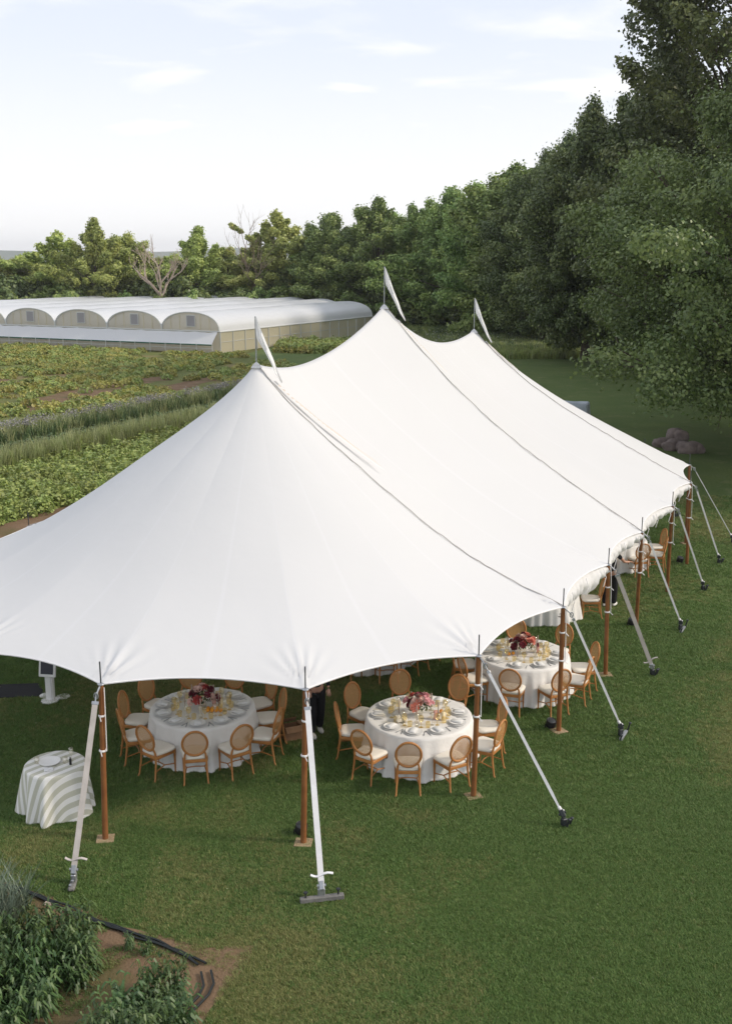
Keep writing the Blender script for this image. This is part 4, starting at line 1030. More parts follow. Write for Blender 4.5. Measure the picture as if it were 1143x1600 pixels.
# ------------------------------------------------------------------ chairs
def make_chair():
    root = empty('dining_chair', (0, 0, 0), 0, 'chair', 'chair')
    SH = .44
    for s in (-1, 1):   # front legs (towards +Y), turned
        b = MB(); x0, y0 = s * .20, .19
        b.tube([(x0 * 1.02, y0 + .01, 0), (x0 * 1.02, y0 + .01, .02), (x0, y0, .03), (x0, y0, .2), (x0, y0, .36), (x0, y0, .37), (x0, y0, SH - .04)], [.014, .018, .013, .017, .022, .026, .022], 8)
        b.build('leg', M['wood'], root)
    for s in (-1, 1):   # rear legs: splay back, rise to the oval
        b = MB()
        b.tube([(s * .205, -.285, 0), (s * .20, -.27, .02), (s * .195, -.255, .05), (s * .182, -.215, .30), (s * .178, -.205, SH), (s * .172, -.222, .52), (s * .150, -.245, .60)], [.014, .018, .014, .018, .020, .018, .015], 8)
        b.build('leg', M['wood'], root)
    b = MB()
    b.box((0, .205, SH - .035), (.42, .03, .06), None, .008); b.box((0, -.20, SH - .035), (.36, .03, .06), None, .008)
    for s in (-1, 1): b.box((s * .198, 0, SH - .035), (.03, .40, .06), RM('Z', s * -.05), .008)
    b.build('seat_frame', M['wood'], root)
    b = MB(); vs = []
    prof = [(.90, 0), (1.0, .015), (1.02, .04), (.97, .062), (.80, .075), (.4, .082), (.001, .084)]
    n = 28
    for r_, z in prof:
        for j in range(n):
            a = 2 * math.pi * j / n; c_, s_ = math.cos(a), math.sin(a)
            k = (abs(c_) ** 5 + abs(s_) ** 5) ** (-1 / 5)
            yy = s_ * k * .215 * r_; xx = c_ * k * (.225 + .03 * (yy / .215)) * r_
            vs.append((xx, yy, SH - .01 + z))
    fs = [(i * n + j, i * n + (j + 1) % n, (i + 1) * n + (j + 1) % n, (i + 1) * n + j) for i in range(len(prof) - 1) for j in range(n)]
    b.add(vs, fs); b.build('seat', M['cushion'], root, smooth=True)
    # oval back, tilted
    tl = R(11); cz, cy = .745, -.262
    def ov(a, rx=.205, rz=.235):
        x_, z_ = rx * math.cos(a), rz * math.sin(a); return Vector((x_, cy - math.sin(tl) * z_, cz + math.cos(tl) * z_))
    b = MB(); b.tube([ov(2 * math.pi * i / 36) for i in range(36)], .021, 8, closed=True); b.build('back_frame', M['wood'], root, smooth=True)
    b = MB(); n = 32; vs = [ov(0, 0, 0)] ; fs = []
    for k, q in enumerate((.5, 1.0)):
        for i in range(n): p = ov(2 * math.pi * i / n, .198 * q, .228 * q); p.y -= .012 * (1 - q * q); vs.append(p)
    vs[0].y -= .012
    for i in range(n):
        fs.append((0, 1 + i, 1 + (i + 1) % n)); fs.append((1 + i, 1 + n + i, 1 + n + (i + 1) % n, 1 + (i + 1) % n))
    b.add(vs, fs); b.build('cane_panel', M['cane'], root, smooth=True)
    for s in (-1, 1):
        b = MB(); b.tube([(s * .2, .19, .17), (s * .15, 0, .20), (s * .188, -.235, .17)], .011, 6); b.build('stretcher', M['wood'], root)
    b = MB(); b.tube([(-.155, 0, .20), (0, .02, .20), (.155, 0, .20)], .011, 6); b.build('stretcher', M['wood'], root)
    return root
chair0 = make_chair(); chair_used = [False]

WORDS = dict(enumerate('zero one two three four five six seven eight nine ten eleven twelve'.split()))
CL = lambda deg: int(round(((90 - deg) % 360) / 30)) or 12   # clock position, 6 is nearest the viewer
def cloth(r, h, rb, seed, mt, n=150, folds=26, amp=.05):
    vs = []; fs = []; rs = np.random.RandomState(seed); ph = rs.uniform(0, 6.28, 6)
    rings = [(0.0, 0)] + [(r * q, 0) for q in (.25, .5, .75, .93)] + [(r * .985, 0)]
    b = MB(); zz = []
    for i, (rr, _) in enumerate(rings[1:]):
        for j in range(n):
            a = 2 * math.pi * j / n; vs.append((rr * math.cos(a), rr * math.sin(a), h + .0015 * math.sin(j * .9 + i)))
    drops = [.012, .05, .12, .22, .34, .46, .58, .68, h - .012]
    for d in drops:
        t = d / h
        for j in range(n):
            a = 2 * math.pi * j / n
            f = math.sin(a * folds + ph[0] + 1.6 * math.sin(a * 3 + ph[1])) * .6 + math.sin(a * folds * .5 + ph[2] + math.sin(a * 5)) * .6 + .4 * math.sin(a * 9 + ph[3])
            rr = r + .006 + (rb - r) * t ** .8 + amp * f * t ** .9
            vs.append((rr * math.cos(a), rr * math.sin(a), h - d if d < h - .02 else .012))
    vs.append((0, 0, h)); R_ = len(rings) - 1 + len(drops)
    for i in range(R_ - 1):
        for j in range(n): fs.append((i * n + j, i * n + (j + 1) % n, (i + 1) * n + (j + 1) % n, (i + 1) * n + j))
    for j in range(n): fs.append((len(vs) - 1, j, (j + 1) % n))
    b.add(vs, fs); return b.mesh('tablecloth', mt, True)

plateM = MB(); plateM.lathe([(.06, 0), (.085, .002), (.155, .012), (.158, .016), (.09, .008), (.001, .007)], 28)
plate_me = plateM.mesh('plate', M['greyrim'], 'auto')
p2 = MB(); p2.lathe([(.05, 0), (.07, .002), (.132, .014), (.134, .018), (.08, .008), (.001, .007)], 28); salad_me = p2.mesh('plate', M['china'], 'auto')
nb_ = MB(); nb_.box((0, 0, .010), (.12, .19, .014), None, .005); nb_.box((.008, .0, .021), (.09, .17, .009), RM('Z', .1), .004); nap_me = nb_.mesh('napkin', M['napkin'])
def glass_me(name, prof, m):
    b = MB(); b.lathe(prof, 18); return b.mesh(name, m)
wine_me = glass_me('wine_glass', [(.036, 0), (.034, .004), (.006, .008), (.005, .085), (.02, .10), (.040, .125), (.045, .155), (.040, .20), (.038, .205)], M['amber'])
wine2_me = glass_me('wine_glass', [(.034, 0), (.032, .004), (.005, .008), (.005, .10), (.018, .115), (.034, .14), (.038, .17), (.034, .225)], M['clear'])
tumb_me = glass_me('tumbler', [(.030, 0), (.034, .005), (.040, .05), (.042, .095), (.041, .10)], M['amber'])
fk = MB(); fk.box((0, -.02, .003), (.010, .13, .004)); fk.box((0, .065, .003), (.022, .05, .004), None, .0015); fork_me = fk.mesh('fork', M['steel'])
kn = MB(); kn.box((0, -.05, .003), (.013, .08, .005)); kn.box((0, .045, .003), (.017, .12, .003), None, .001); knife_me = kn.mesh('knife', M['steel'])
CARD = mat('menu card', (.80, .79, .75), .8)
def simple(name, me, loc, rz, label, cat, group):
    o = obj(name, me); o.location = loc; o.rotation_euler = (0, 0, rz); return tag(o, label, cat, group)
flower_cols = {'burgundy': mat('burgundy petal', (.16, .018, .035), .7), 'red': mat('red petal', (.45, .07, .06), .7), 'coral': mat('coral petal', (.72, .26, .19), .7), 'pink': mat('pink petal', (.72, .36, .38), .7), 'blush': mat('blush petal', (.70, .48, .42), .7), 'magenta': mat('magenta petal', (.42, .05, .20), .7), 'orange': mat('orange petal', (.70, .24, .03), .7)}
flower_me = {}
for k_, m_ in flower_cols.items():
    rg = random.Random(k_); b = MB()
    for ring, (n_, r_, up) in enumerate(((7, .045, .01), (6, .036, .025), (4, .022, .035))):
        for j in range(n_):
            a = 2 * math.pi * j / n_ + ring * .5; c_ = Vector((math.cos(a) * r_ * .6, math.sin(a) * r_ * .6, up)); t_ = Vector((-math.sin(a), math.cos(a), 0)); o_ = Vector((math.cos(a), math.sin(a), .5 + ring * .5)).normalized()
            b.add([c_ - t_ * .012, c_ + t_ * .012, c_ + o_ * r_ * .6 + t_ * .02, c_ + o_ * r_ * .9, c_ + o_ * r_ * .6 - t_ * .02], [(0, 1, 2, 3, 4)])
    b.ball((0, 0, .02), .02, 6, 4); flower_me[k_] = b.mesh('flower', m_)
petal_leaf = leaf_mat('bouquet leaf', (.03, .05, .02), (.06, .09, .03), (.12, .14, .05), .2)
bowl_me = glass_me('bowl', [(.05, 0), (.06, .01), (.12, .04), (.14, .075), (.138, .078)], M['china'])
orange_b = MB(); orange_b.ball((0, 0, .036), .036, 12, 8); orange_me = orange_b.mesh('orange', mat('orange peel', (.80, .34, .03), .5))
candle_b = MB(); candle_b.lathe([(.033, 0), (.035, .01), (.035, .15), (.02, .155), (.001, .152)], 16)
candle_me = {'pink': candle_b.mesh('pillar_candle', mat('pink wax', (.78, .42, .36), .5)), 'amberwax': candle_b.mesh('pillar_candle', mat('cream wax', (.78, .66, .42), .5))}
tp_b = MB(); tp_b.lathe([(.04, 0), (.042, .012), (.012, .03), (.014, .06), (.011, .062)], 14); holder_me = tp_b.mesh('candle_holder', M['clear'])
tq = MB(); tq.lathe([(.010, 0), (.010, .26), (.004, .27), (.001, .272)], 10); taper_me = tq.mesh('taper_candle', mat('dusty wax', (.42, .33, .28), .5))
vase_me = glass_me('vase', [(.05, 0), (.06, .01), (.065, .06), (.05, .11), (.055, .13)], M['clear'])
cover_b = MB(); cover_b.lathe([(.04, 0), (.045, .005), (.045, .20), (.044, .205)], 16); hurr_me = cover_b.mesh('hurricane_glass', M['clear'])

def bouquet(c, z, cols, seed, label, sc=1.0):
    rg = random.Random(seed); root = empty('flower_arrangement', (c[0], c[1], z), 0, label, 'flowers')
    root.scale = (sc, sc, sc)
    obj('vase', vase_me, root)
    rs = np.random.RandomState(seed); n_ = 260; d = rs.normal(0, 1, (n_, 3)); d /= np.linalg.norm(d, axis=1)[:, None]; d[:, 2] = np.abs(d[:, 2]) * .8
    P_ = d * rs.uniform(.5, 1.0, n_)[:, None] * np.array([.23, .20, .17]) + np.array([0, 0, .13])
    f_ = obj('foliage', leaves_mesh('foliage', P_, d, .035, petal_leaf, np.clip(rs.normal(.6, .3, n_), 0, 1), rs), root); f_['kind'] = 'stuff'
    for i in range(30):
        a = rg.uniform(0, 6.283); e = rg.uniform(.1, 1.5); r_ = rg.uniform(.75, 1.1)
        v = Vector((math.cos(a) * math.cos(e) * .23, math.sin(a) * math.cos(e) * .20, math.sin(e) * .17)) * r_
        k = cols[int(len(cols) * (.5 + .5 * math.cos(a - 2.6)) * .999)] if rg.random() < .6 else rg.choice(cols)
        o = obj('flower', flower_me[k], root); o.location = v + Vector((0, 0, .14)); o.rotation_euler = Vector((v.x, v.y, v.z + .05)).to_track_quat('Z', 'Y').to_euler(); s_ = rg.uniform(.75, 1.35); o.scale = (s_, s_, s_)
        b = MB(); 
    return root
def round_table(c, angs, seed, tn, cols=None, detail=2, rad=.915, miss=()):
    x, y = c; H_ = .75
    t = empty('round_table', (x, y, 0), 0, 'round folding banquet table hidden by its cloth, the ' + tn, 'table')
    b = MB(); b.lathe([(rad - .02, 0), (rad - .005, .005), (rad - .005, .025), (rad - .02, .03), (.001, .03)], 40, (0, 0, H_ - .04)); b.build('tabletop', M['plate'], t)
    for a in (45, 135, 225, 315): b = MB(); b.tube([(math.cos(R(a)) * .45, math.sin(R(a)) * .45, 0), (math.cos(R(a)) * .42, math.sin(R(a)) * .42, H_ - .04)], .018, 8); b.build('leg', M['darksteel'], t)
    o = obj('tablecloth', cloth(rad, H_, rad + .10, seed, M['linen'])); o.location = (x, y, 0); tag(o, 'floor length white linen cloth on the ' + tn, 'tablecloth', 'white tablecloths')
    rg = random.Random(seed)
    n_of = {}
    for k, dg in enumerate(angs):
        a = R(dg); rr = rad + .30 + rg.uniform(-.05, .06); cx, cy = x + math.cos(a) * rr, y + math.sin(a) * rr
        h_ = CL(dg); n_of[h_] = n_of.get(h_, 0) + 1
        ck = "%s o'clock%s" % (WORDS[h_], '' if n_of[h_] == 1 else ' (farther one)')
        place(chair0, chair_used, (cx, cy, 0), a + math.pi / 2 + rg.uniform(-.2, .2), 'oval cane back chair at %s of the %s' % (ck, tn))['group'] = 'cane back chairs round the ' + tn
        if detail == 0: continue
        sx, sy = math.cos(a), math.sin(a); z = H_ + .003
        p = (x + sx * (rad - .21), y + sy * (rad - .21))
        rz = a - math.pi / 2
        simple('plate', plate_me, (p[0], p[1], z), rz, 'grey charger plate at %s of the %s' % (ck, tn), 'plate', 'charger plates on the ' + tn)
        simple('plate', salad_me, (p[0], p[1], z + .017), rz, 'white dinner plate at %s of the %s' % (ck, tn), 'plate', 'dinner plates on the ' + tn)
        simple('napkin', nap_me, (p[0], p[1], z + .030), rz + rg.uniform(-.25, .25), 'folded white napkin at %s of the %s' % (ck, tn), 'napkin', 'napkins on the ' + tn)
        tx, ty = -sy, sx
        for q, (me_, nm, ct, off, inn) in enumerate(((wine_me, 'amber stemmed wine glass', 'wine glass', .10, .43), (wine2_me, 'clear tall wine glass', 'wine glass', .02, .47), (tumb_me, 'amber water tumbler', 'tumbler', -.09, .41))):
            if detail < 2 and q == 1: continue
            simple(me_.name.split('.')[0], me_, (x + sx * (rad - inn) + tx * off, y + sy * (rad - inn) + ty * off, z), 0, '%s at %s of the %s' % (nm, ck, tn), ct, 'glasses on the ' + tn)
        if detail > 1:
            simple('fork', fork_me, (p[0] + tx * .19, p[1] + ty * .19, z), rz, 'fork beside the plate at %s of the %s' % (ck, tn), 'fork', 'forks on the ' + tn)
            simple('knife', knife_me, (p[0] - tx * .19, p[1] - ty * .19, z), rz, 'knife beside the plate at %s of the %s' % (ck, tn), 'knife', 'knives on the ' + tn)
    if cols:
        z = H_ + .003
        bouquet((x - .0, y + .02), z, cols, seed, 'mixed %s flower arrangement in the middle of the %s' % (' and '.join(cols[:2]), tn), 1.12)
        for i in range(5):
            a = i * 1.26 + seed; r_ = .31 + .05 * (i % 2); q = (x + math.cos(a) * r_, y + math.sin(a) * r_, z)
            simple('candle_holder', holder_me, q, 0, "glass taper holder at %s o'clock of the flowers on the %s" % (WORDS[CL(math.degrees(a) % 360)], tn), 'candle holder', 'candle holders on the ' + tn)
            simple('taper_candle', taper_me, (q[0], q[1], z + .055), 0, "tall dusty taper candle at %s o'clock of the flowers on the %s" % (WORDS[CL(math.degrees(a) % 360)], tn), 'candle', 'taper candles on the ' + tn)
    return t
N1, N2, N3 = 'burgundy flowered table', 'pink flowered table', 'coral flowered table'
T1, T2, T3 = (-2.90, 17.45), (.93, 17.12), (3.17, 20.1)
round_table(T1, [-88, -55, -23, 10, 43, 76, 109, 141, 174, 205, 239], 1, N1, ['burgundy', 'red', 'burgundy', 'blush'])
round_table(T2, [-101, -66, -27, 8, 58, 99, 144, 180, 225], 2, N2, ['pink', 'coral', 'blush', 'red', 'burgundy'])
round_table(T3, [-108, -70, -35, -2, 47, 87, 128, 172, 210], 3, N3, ['coral', 'red', 'burgundy', 'blush'])
N4 = 'table mostly hidden behind the pink one'
round_table((.05, 21.7), [-110, -72, -35, 0, 180, 215], 4, N4, None, 0)
N5 = 'table by the fifth side pole'
round_table((4.25, 24.75), [-10, 35, 75, 115, 150], 5, N5, None, 1)
N6 = 'farthest visible table'
round_table((7.05, 29.1), [-108, -68, -28, 10, 50, 90, 130], 6, N6, None, 1)
zt = .753
for (tb, tn, dx_, dy_, n_) in ((T1, N1, .22, -.20, 7), (T2, N2, .30, .05, 2), (T3, N3, -.30, -.12, 2)):
    if n_ > 3:
        for i in range(n_):
            simple('orange', orange_me, (tb[0] + dx_ + (i % 4) * .075 - .10, tb[1] + dy_ + (i // 4) * .075, zt), i, 'orange fruit in the loose heap beside the flowers of the ' + tn, 'orange', 'oranges on the ' + tn)
    else:
        for i in range(n_): simple('orange', orange_me, (tb[0] + dx_ + i * .09, tb[1] + dy_ + i * .04, zt), i, 'single orange beside the flowers of the ' + tn, 'orange', 'oranges on the ' + tn)
for (tb, tn, dx_, dy_) in ((T1, N1, .20, .05), (T2, N2, .27, -.16), (T3, N3, .30, .05)):
    simple('pillar_candle', candle_me['pink'], (tb[0] + dx_, tb[1] + dy_, zt), 0, 'thick pink pillar candle on the ' + tn, 'candle', None)
    simple('pillar_candle', candle_me['amberwax'], (tb[0] + dx_ + .13, tb[1] + dy_ - .05, zt), 0, 'thick cream pillar candle on the ' + tn, 'candle', None)
b = MB(); rg = random.Random(4)
for i in range(9): b.ball((rg.uniform(-.09, .09), rg.uniform(-.05, .05), rg.uniform(.03, .07)), .045, 7, 5, .15, rg)
o = b.build('white_flower_cluster', mat('cream petal', (.78, .72, .60), .8)); o.location = (T2[0] - .33, T2[1] - .27, zt); tag(o, 'low cream flower cluster on the ' + N2, 'flowers')

# ------------------------------------------------------------------ striped cocktail table
stc = at(86, 1193, .76)
def stripe_mat():
    m = mat('striped linen', (.76, .75, .72), .85); nt = m.node_tree; b = nt.nodes['Principled BSDF']
    a = nt.nodes.new('ShaderNodeAttribute'); a.attribute_name = 'flatpos'
    sp_ = nt.nodes.new('ShaderNodeSeparateXYZ'); nt.links.new(a.outputs['Vector'], sp_.inputs[0])
    md = nt.nodes.new('ShaderNodeMath'); md.operation = 'PINGPONG'; md.inputs[1].default_value = .085; nt.links.new(sp_.outputs[0], md.inputs[0])
    gt = nt.nodes.new('ShaderNodeMath'); gt.operation = 'GREATER_THAN'; gt.inputs[1].default_value = .0425; nt.links.new(md.outputs[0], gt.inputs[0])
    x = nt.nodes.new('ShaderNodeMix'); x.data_type = 'RGBA'; nt.links.new(gt.outputs[0], x.inputs[0]); x.inputs[6].default_value = (.76, .75, .72, 1); x.inputs[7].default_value = (.50, .495, .41, 1)
    nt.links.new(x.outputs[2], b.inputs['Base Color']); return m
me = cloth(.46, .76, .57, 12, stripe_mat(), 160, 11, .075)
a_ = me.attributes.new('flatpos', 'FLOAT_VECTOR', 'POINT'); fl = []
for v in me.vertices:
    r_ = math.hypot(v.co.x, v.co.y); th = math.atan2(v.co.y, v.co.x); fr = min(r_, .46) + max(0, .76 - v.co.z)
    q = (math.cos(th) * fr, math.sin(th) * fr); an = R(48); fl += [q[0] * math.sin(an) - q[1] * math.cos(an), 0, 0]
a_.data.foreach_set('vector', fl)
o = obj('tablecloth', me); o.location = (stc.x, stc.y, 0); tag(o, 'beige and white striped cloth draped over the small round table', 'tablecloth')
t = empty('cocktail_table', (stc.x, stc.y, 0), 0, 'small round side table under the striped cloth at the tent corner', 'table')
b = MB(); b.lathe([(.45, 0), (.455, .01), (.45, .02), (.001, .02)], 32, (0, 0, .735)); b.build('tabletop', M['plate'], t)
b = MB(); b.tube([(0, 0, 0), (0, 0, .73)], .035, 10); b.build('pedestal', M['darksteel'], t)
b = MB(); b.lathe([(.10, 0), (.12, .006), (.165, .02), (.168, .03), (.10, .012), (.001, .010)], 32); o = b.build('serving_plate', M['china']); o.location = (stc.x - .09, stc.y + .03, .764); tag(o, 'large white plate on the striped table', 'plate')
simple('tumbler', glass_me('tumbler', [(.03, 0), (.034, .005), (.04, .1)], M['clear']), (stc.x + .16, stc.y + .02, .763), 0, 'clear tumbler beside the bottle on the striped table', 'tumbler', None)
simple('wine_glass', wine2_me, (stc.x + .24, stc.y + .09, .763), 0, 'clear stemmed glass at the back of the striped table', 'wine glass', None)
simple('tumbler', glass_me('tumbler', [(.03, 0), (.034, .005), (.04, .1)], M['clear']), (stc.x - .28, stc.y + .0, .763), 0, 'clear tumbler beyond the large plate on the striped table', 'tumbler', None)
b = MB(); b.lathe([(.018, 0), (.02, .005), (.02, .09), (.008, .11), (.008, .13)], 12); o = b.build('bottle', M['black']); o.location = (stc.x + .26, stc.y - .04, .763); tag(o, 'small dark bottle on the striped table', 'bottle')
b = MB(); b.box((0, 0, .008), (.14, .10, .012), RM('Z', .3), .004); b.box((.01, .0, .018), (.10, .07, .01), RM('Z', .6), .003); o = b.build('napkin_pile', M['napkin']); o.location = (stc.x - .03, stc.y - .22, .763); tag(o, 'crumpled white napkins at the front of the striped table', 'napkin')

# ------------------------------------------------------------------ screen stand, mat, box
p = at(80, 1094); st_ = empty('screen_stand', (p.x, p.y, 0), R(-8), 'white pedestal stand with a dark framed screen under the tent edge', 'stand')
b = MB(); b.lathe([(.17, 0), (.175, .01), (.17, .03), (.001, .03)], 10, (0, -.05, 0)); b.build('base', M['white'], st_)
for s in (-1, 1):
    b = MB(); vs = [];
    b.lathe([(.13, 0), (.135, .008), (.13, .02), (.001, .02)], 20, (s * .18, .18, 0)); b.build('side_base', M['white'], st_)
b = MB(); b.box((0, 0, .30), (.16, .09, .58), None, .008); b.box((0, -.055, .29), (.10, .02, .52), None, .005); b.build('column', M['white'], st_)
b = MB(); b.box((0, -.04, .74), (.34, .05, .44), RM('X', R(-12)), .01); h_ = b.build('screen_frame', M['white'], st_)
b = MB(); b.box((0, -.069, .745), (.25, .012, .32), RM('X', R(-12))); b.build('screen', M['screen'], h_)
q1, q2, q3, q4 = at(-160, 1097), at(72, 1088), at(62, 1068), at(-160, 1076)
b = MB(); b.add([(q.x, q.y, .012) for q in (q1, q2, q3, q4)] + [(q.x, q.y, .002) for q in (q1, q2, q3, q4)], [(0, 1, 2, 3), (0, 4, 5, 1), (1, 5, 6, 2), (2, 6, 7, 3), (3, 7, 4, 0)]); o = b.build('black_mat', M['blackcloth'], smooth=False); tag(o, 'black floor mat on the grass behind the screen stand', 'mat')
p = at(455, 1152); bx = empty('cardboard_box', (p.x, p.y, 0), R(25), 'open brown cardboard box on the grass beside the chair', 'box')
b = MB()
for (c, d) in (((0, -.15, .11), (.34, .008, .22)), ((0, .15, .11), (.34, .008, .22)), ((-.17, 0, .11), (.008, .29, .22)), ((.17, 0, .11), (.008, .29, .22)), ((0, 0, .008), (.33, .29, .008))): b.box(c, d)
b.build('box_body', M['card'], bx)
for (c, d, r_) in (((0, -.21, .245), (.34, .13, .006), RM('X', R(35))), ((0, .20, .26), (.34, .13, .006), RM('X', R(-50))), ((-.22, 0, .25), (.12, .29, .006), RM('Y', R(-40))), ((.22, .0, .23), (.12, .29, .006), RM('Y', R(15)))):
    b = MB(); b.box(c, d, r_); b.build('flap', M['card'], bx)
# up-lights
def uplight(px, py, label, s=1.0):
    p = at(px, py); root = empty('uplight', (p.x, p.y, 0), R(30), label, 'spotlight', 'black spotlights on the grass')
    root.scale = (s, s, s)
    b = MB(); b.lathe([(.085, .05), (.095, .06), (.095, .17), (.088, .18), (.07, .172), (.001, .168)], 16, M=RM('X', R(18))); b.build('housing', M['black'], root)
    b = MB(); b.lathe([(.072, 0), (.06, .006), (.001, .008)], 14, RM('X', R(18)) @ Vector((0, 0, .172)), RM('X', R(18))); b.build('lens', M['darksteel'], root)
    b = MB(); b.tube([(-.10, 0, .10), (-.105, 0, .02), (0, 0, .01), (.105, 0, .02), (.10, 0, .10)], .010, 5); b.box((0, 0, .01), (.16, .16, .016), None, .005); b.build('yoke', M['black'], root)
uplight(858, 1137, 'black spotlight on the grass at the foot of the fourth side pole')
uplight(984, 977, 'black spotlight on the grass at the foot of the sixth side pole')
uplight(1060, 879, 'black spotlight on the grass near the farthest front poles')
uplight(469, 1302, 'black spotlight behind the foot of the second side pole')

# ------------------------------------------------------------------ people
def skin_obj(name, verts, edges, radii, m, parent, root=0, sub=2):
    me = bpy.data.meshes.new(name); me.from_pydata(verts, edges, []); o = bpy.data.objects.new(name, me); col.objects.link(o)
    md = o.modifiers.new('skin', 'SKIN'); md.use_smooth_shade = True
    for i, r_ in enumerate(radii): me.skin_vertices[0].data[i].radius = r_ if hasattr(r_, '__len__') else (r_, r_)
    me.skin_vertices[0].data[root].use_root = True
    s = o.modifiers.new('sub', 'SUBSURF'); s.levels = sub; s.render_levels = sub
    me.materials.append(m); reg(o, parent); return o
def person(loc, rz, label, arm=None, H=1.74, step=.14, bare=False):
    root = empty('person', loc, rz, label, 'person'); k = H / 1.75
    def S(v): return [(a * k, b * k, c * k) for a, b, c in v]
    hipz = .93
    ra = arm or [(.21, .03, 1.16), (.20, .18, .98)]
    V = [(0, 0, hipz), (0, .01, 1.10), (0, .0, 1.30), (0, 0, 1.44), (0, 0, 1.50), (0, .015, 1.58), (0, .02, 1.68),
         (.09, 0, .88), (.10, .02 + step * .3, .50), (.10, step * .5 - .02, .09), (-.09, 0, .88), (-.10, .02 - step * .2, .50), (-.10, -step * .5 - .02, .09),
         (.17, 0, 1.41), ra[0], ra[1], (-.17, 0, 1.41), (-.22, -.01, 1.14), (-.21, .10, .92)]
    E = [(0, 1), (1, 2), (2, 3), (3, 4), (4, 5), (5, 6), (0, 7), (7, 8), (8, 9), (0, 10), (10, 11), (11, 12), (3, 13), (13, 14), (14, 15), (3, 16), (16, 17), (17, 18)]
    Rr = [(.13, .095), (.115, .085), (.14, .095), (.09, .07), .05, (.072, .088), (.06, .075), .075, .05, .035, .075, .05, .035, .05, .038, .026, .05, .038, .026]
    body = skin_obj('body', S(V), E, Rr, M['skin'], root)
    # face details and hair
    b = MB(); 
    b.ball((0, -.005 * k, 1.665 * k), (.084 * k, .100 * k, .095 * k), 14, 9); hr = b.build('hair', M['hair'], root, smooth=True)
    b = MB(); b.tube([(0, .085 * k, 1.635 * k), (0, .115 * k, 1.605 * k)], [.006, .013], 6); b.build('nose', M['skin'], root)
    b = MB(); b.box((0, .096 * k, 1.575 * k), (.045, .012, .010), None, .004); b.build('mouth', flower_cols['coral'], root)
    for s in (-1, 1):
        b = MB(); b.ball((s * .03, .093 * k, 1.64 * k), .010, 6, 4); b.build('eye', M['black'], root)
        b = MB(); b.ball((s * .078, .01, 1.62 * k), (.012, .02, .03), 6, 5); b.build('ear', M['skin'], root)
    # shirt and trousers over the body
    sv = [(0, 0, hipz - .02), (0, .01, 1.10), (0, 0, 1.30), (0, 0, 1.43), (.17, 0, 1.41), ra[0] if not bare else tuple(np.array((.17, 0, 1.41)) * .5 + np.array(ra[0]) * .5), (-.17, 0, 1.41), (-.22, -.01, 1.14)]
    se = [(0, 1), (1, 2), (2, 3), (3, 4), (4, 5), (3, 6), (6, 7)]; sr = [(.155, .12), (.135, .105), (.155, .11), (.085, .08), .062, .052, .062, .052]
    if not bare: sv += [tuple(np.array(ra[0]) * .1 + np.array(ra[1]) * .9), (-.212, .09, .95)]; se += [(5, 8), (7, 9)]; sr += [.038, .038]
    skin_obj('shirt', S(sv), se, sr, M['blackcloth'], root)
    tv = [(0, 0, hipz + .04), (.09, 0, .86), (.10, .02 + step * .3, .50), (.10, step * .5 - .03, .07), (-.09, 0, .86), (-.10, .02 - step * .2, .50), (-.10, -step * .5 - .03, .07)]
    skin_obj('trousers', S(tv), [(0, 1), (1, 2), (2, 3), (0, 4), (4, 5), (5, 6)], [(.155, .12), .105, .085, .075, .105, .085, .075], M['blackcloth'], root)
    for s, yy in ((1, step * .5), (-1, -step * .5)):
        b = MB(); b.ball((s * .10 * k, yy + .05, .045), (.048, .135, .045), 12, 7); b.build('shoe', M['shoe'], root, smooth=True)
    # hands: palm and five bent fingers each
    for (wr, el, s) in ((V[15], V[14], 1), (V[18], V[17], -1)):
        w_ = Vector(wr) * k; d = (Vector(wr) - Vector(el)).normalized(); sd = d.cross(Vector((0, 0, 1))); sd = sd.normalized() if sd.length > .1 else Vector((1, 0, 0)); nn = sd.cross(d)
        hv = [tuple(w_), tuple(w_ + d * .045), tuple(w_ + d * .08)]; he = [(0, 1), (1, 2)]; hr_ = [(.026, .018), (.036, .016), (.034, .013)]
        for q in range(4):
            b0 = w_ + d * .085 + sd * (q - 1.5) * .02; l_ = (.065, .075, .07, .055)[q]; i0 = len(hv)
            hv += [tuple(b0), tuple(b0 + d * l_ * .5 - nn * .008), tuple(b0 + d * l_ * .9 - nn * .026)]; he += [(2, i0), (i0, i0 + 1), (i0 + 1, i0 + 2)]; hr_ += [.009, .0085, .007]
        i0 = len(hv); hv += [tuple(w_ + d * .04 - sd * s * .04), tuple(w_ + d * .075 - sd * s * .055 - nn * .012)]; he += [(1, i0), (i0, i0 + 1)]; hr_ += [.010, .008]
        skin_obj('hand', hv, he, hr_, M['skin'], root, 1, 1)
    return root
p = at(494, 1147); person((p.x, p.y, 0), R(200), 'person in black clothes and white shoes standing under the tent behind the second pole', step=.2)
p = at(953, 950); person((p.x, p.y + .15, 0), R(-35), 'person in black leaning an arm over a chair behind the fifth pole', arm=[(.27, .20, 1.20), (.33, .42, 1.16)], bare=True, H=1.68)

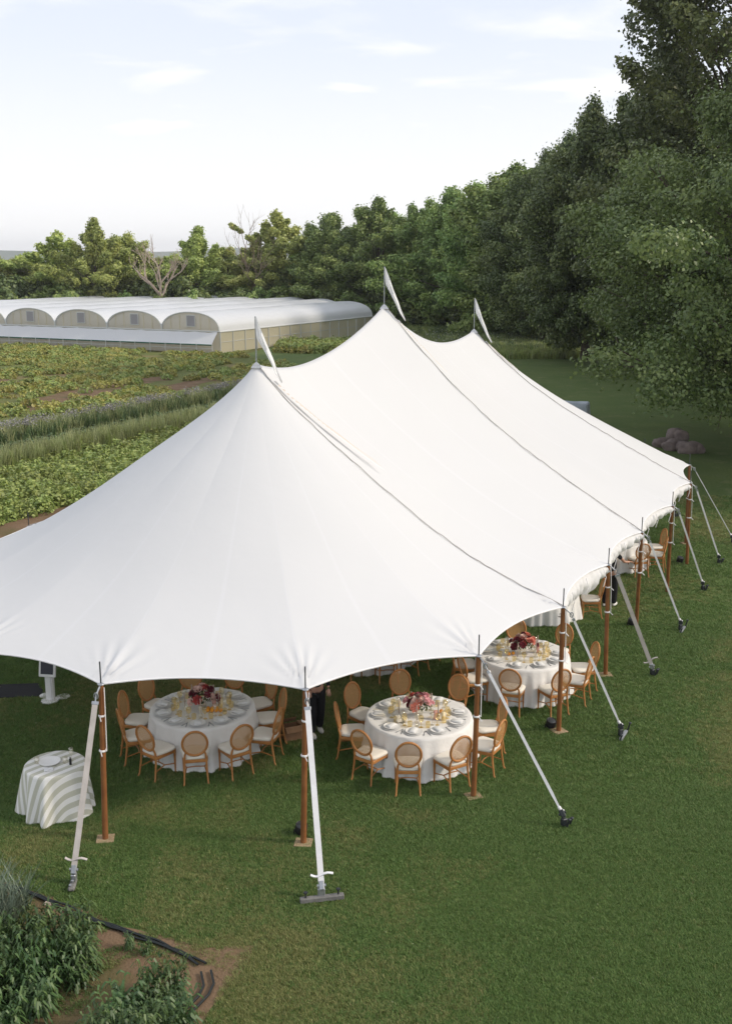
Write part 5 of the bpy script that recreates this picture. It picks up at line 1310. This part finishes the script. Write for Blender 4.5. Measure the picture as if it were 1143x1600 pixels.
# ------------------------------------------------------------------ stones and covered cart beyond the tent
for i, (px, py, rx, ry, rz_, lb_) in enumerate(((1036, 694, .5, .36, .30, 'leftmost rounded boulder of the stone heap'), (1050, 698, .62, .4, .33, 'long low boulder at the front of the stone heap'), (1052, 688, .5, .4, .38, 'high brown boulder at the back of the stone heap'),
        (1064, 700, .5, .4, .32, 'broad grey boulder in the middle of the stone heap'), (1060, 690, .42, .35, .35, 'small boulder wedged at the back of the stone heap'), (1078, 703, .62, .42, .36, 'dark rounded boulder toward the end of the stone heap'), (1087, 703, .4, .35, .28, 'smallest boulder at the end of the stone heap'), (1028, 692, .32, .3, .22, 'low dark boulder at the outer edge of the stone heap'))):
    p = at(px, py + 4); rg = random.Random(i); bm = bmesh.new(); bmesh.ops.create_icosphere(bm, subdivisions=3, radius=1)
    for v in bm.verts:
        q = noise.noise(v.co * 1.3 + Vector((i * 3.1, 0, 0))) * .28 + noise.noise(v.co * 3.5 + Vector((i, 5, 0))) * .10
        v.co *= 1 + q
    bmesh.ops.scale(bm, vec=(rx, ry, rz_), verts=bm.verts); me = bpy.data.meshes.new('boulder'); bm.to_mesh(me); bm.free(); me.materials.append(M['stone']); me.polygons.foreach_set('use_smooth', [True] * len(me.polygons))
    o = obj('boulder', me); o.location = (p.x, p.y, rz_ * .45 + (.18 if 'back' in lb_ else 0)); o.rotation_euler = (0, 0, i * .7); tag(o, lb_, 'boulder', 'boulders of the stone heap')
p = at(893, 652); b = MB(); vs = []; n_ = 32
for i, (q, z) in enumerate(((1.06, 0), (1.02, .3), (1.0, .6), (.98, .80), (.90, .86), (.5, .87), (.001, .87))):
    for j in range(n_):
        a = 2 * math.pi * j / n_; k = (abs(math.cos(a)) ** 8 + abs(math.sin(a)) ** 8) ** (-1 / 8)
        f = 1 + (.03 * math.sin(a * 13 + i) if i < 3 else 0); vs.append((math.cos(a) * k * .9 * q * f, math.sin(a) * k * .45 * q * f, z + .02 * math.sin(a * 3)))
b.add(vs, [(i * n_ + j, i * n_ + (j + 1) % n_, (i + 1) * n_ + (j + 1) % n_, (i + 1) * n_ + j) for i in range(6) for j in range(n_)]); o = b.build('covered_cart', M['tarp']); o.location = (p.x, p.y, 0); o.rotation_euler = (0, 0, R(-20)); tag(o, 'bluish grey tarp covered table on the lawn beyond the tent', 'covered table')
# meadow flowers fallen on the lawn: tiny clover heads
P2 = dens(900, 9, 40, -.36, .38); P2 = P2[~inside(P2, bed)]; P2 = P2[((P2[:, 0] - A0.x) * RX.x + (P2[:, 1] - A0.y) * RX.y) > -12]; P2[:, 2] = .045
CLV = leaf_mat('clover head', (.30, .32, .20), (.36, .36, .22), (.5, .45, .12), .2)
scatter('clover_flowers', P2, RS.uniform(0, 6.28, len(P2)), RS.uniform(.4, 1.0, len(P2)), [leafball_mesh('clover_head', 5, .012, .012, .014, CLV, 140)])

# ------------------------------------------------------------------ haze
b = MB(); b.box((0, 1300, 31), (8000, 5200, 66))
hm = bpy.data.materials.new('haze'); hm.use_nodes = True; nt = hm.node_tree; nt.nodes.clear()
pv = nt.nodes.new('ShaderNodeVolumePrincipled'); pv.inputs['Density'].default_value = .0002; pv.inputs['Color'].default_value = (.93, .95, 1, 1); pv.inputs['Anisotropy'].default_value = .2
ho = nt.nodes.new('ShaderNodeOutputMaterial'); nt.links.new(pv.outputs[0], ho.inputs['Volume'])
o = b.build('haze', hm, smooth=False); o['kind'] = 'stuff'
scn.cycles.volume_bounces = 0
